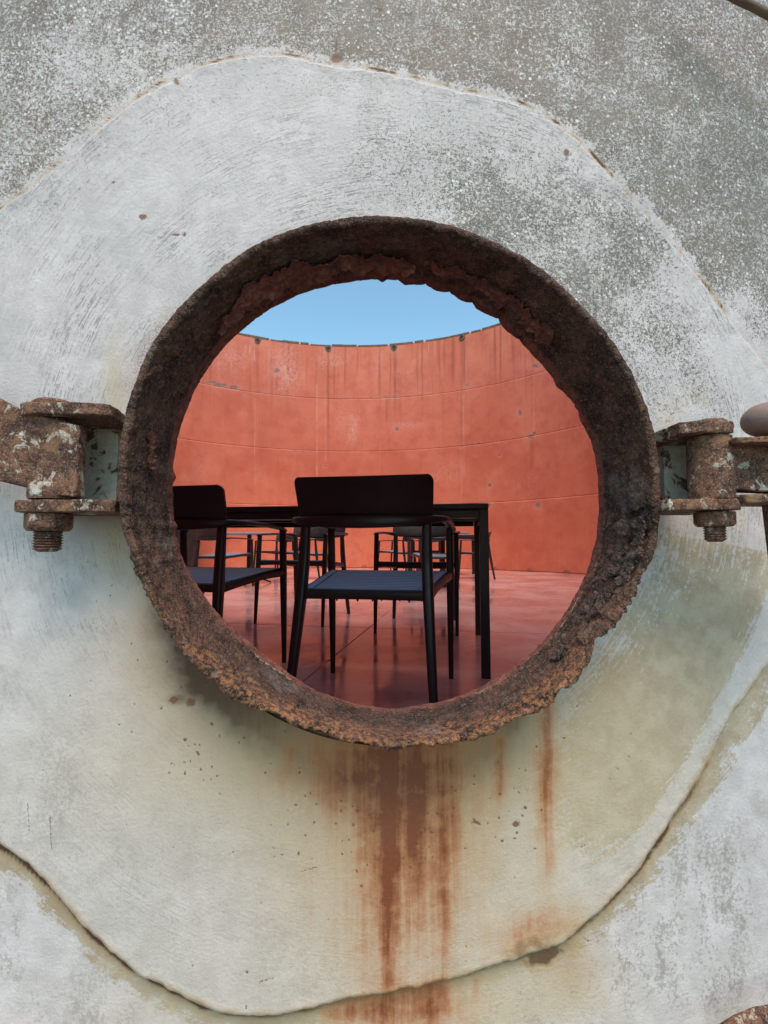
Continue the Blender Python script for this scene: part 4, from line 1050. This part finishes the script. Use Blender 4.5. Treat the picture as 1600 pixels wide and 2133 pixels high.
p = on_floor(1023.5, 1415)[:2]; q = on_floor(1003, 1325)[:2]; print('table', p, q)
ty = RAD(-9.5)
rect_table('long_table', 'long black metal table behind the nearest armchair, its right front leg in full view', (p[0], p[1]), ty, 1.82, 1.02, .752, .042)
rect_table('long_table', 'narrow dark table far back on the right, showing two thin legs', (1.72, 8.5), RAD(-4), 1.3, .8, .75, .05)
def pedestal(name, label, x, y, r, foot, block=False):
    t = thing(name, label, 'table', (x, y, 0), 0)
    mb = MB(); mb.lathe([(r*.97, .720), (r, .724), (r, .738), (r*.985, .742)], n=40); mb.build('tabletop', SLAT, t, True)
    mb = MB(); mb.lathe([(.032, .03), (.032, .7195)], n=16); mb.build('column', BLACK, t, True)
    if block:
        mb = MB(); mb.box((-.115, -.115, 0), (.115, .115, .14)); mb.build('base_block', BLACK, t, bevel=.01)
        mb = MB(); mb.lathe([(.09, .1402), (.085, .17), (.05, .21), (.033, .25)], n=20); mb.build('base_cone', BLACK, t, True)
    else:
        for k in range(4):
            a = math.pi/2*k+.5; mb = MB()
            mb.sweep([(0.02*math.cos(a), .02*math.sin(a), .20), (.14*math.cos(a), .14*math.sin(a), .09), (foot*math.cos(a), foot*math.sin(a), .012)], [.03, .04, .045], [.05, .03, .022], (-math.sin(a), math.cos(a), 0), 10); mb.build('foot', BLACK, t, True)
    return t
p = on_floor(920, 1222)
pedestal('pedestal_table', 'dark round table on a column with a heavy square base block', p[0]+.02, p[1], .36, .3, True)
pedestal('pedestal_table', 'dark round table on a column with splayed feet, far left behind the left chair', -2.0, 7.0, .50, .33)
# dark cabinet against the wall at far left
ang = math.atan2(1, -1)
r = wall_hit(385, 1150)
t = thing('metal_cabinet', 'tall dark metal cabinet by the red wall behind the left armchair', 'cabinet', (r[0]+.10, r[1]-.55, 0), RAD(24))
mb = MB(); mb.box((-.48, -.2, .03), (.38, .25, 1.72)); mb.build('cabinet_body', DARK, t, bevel=.01)
for s in (-1, 1):
    mb = MB(); x0 = -.47 if s < 0 else -.046; mb.box((x0, -.222, .05), (x0+.416, -.2015, 1.70)); d = mb.build('door', DARK, t, bevel=.004)
    mb = MB(); hx = -.09 if s < 0 else -.02; mb.box((hx, -.245, .85), (hx+.018, -.2225, 1.0)); mb.build('handle', BLACK, d, bevel=.003)
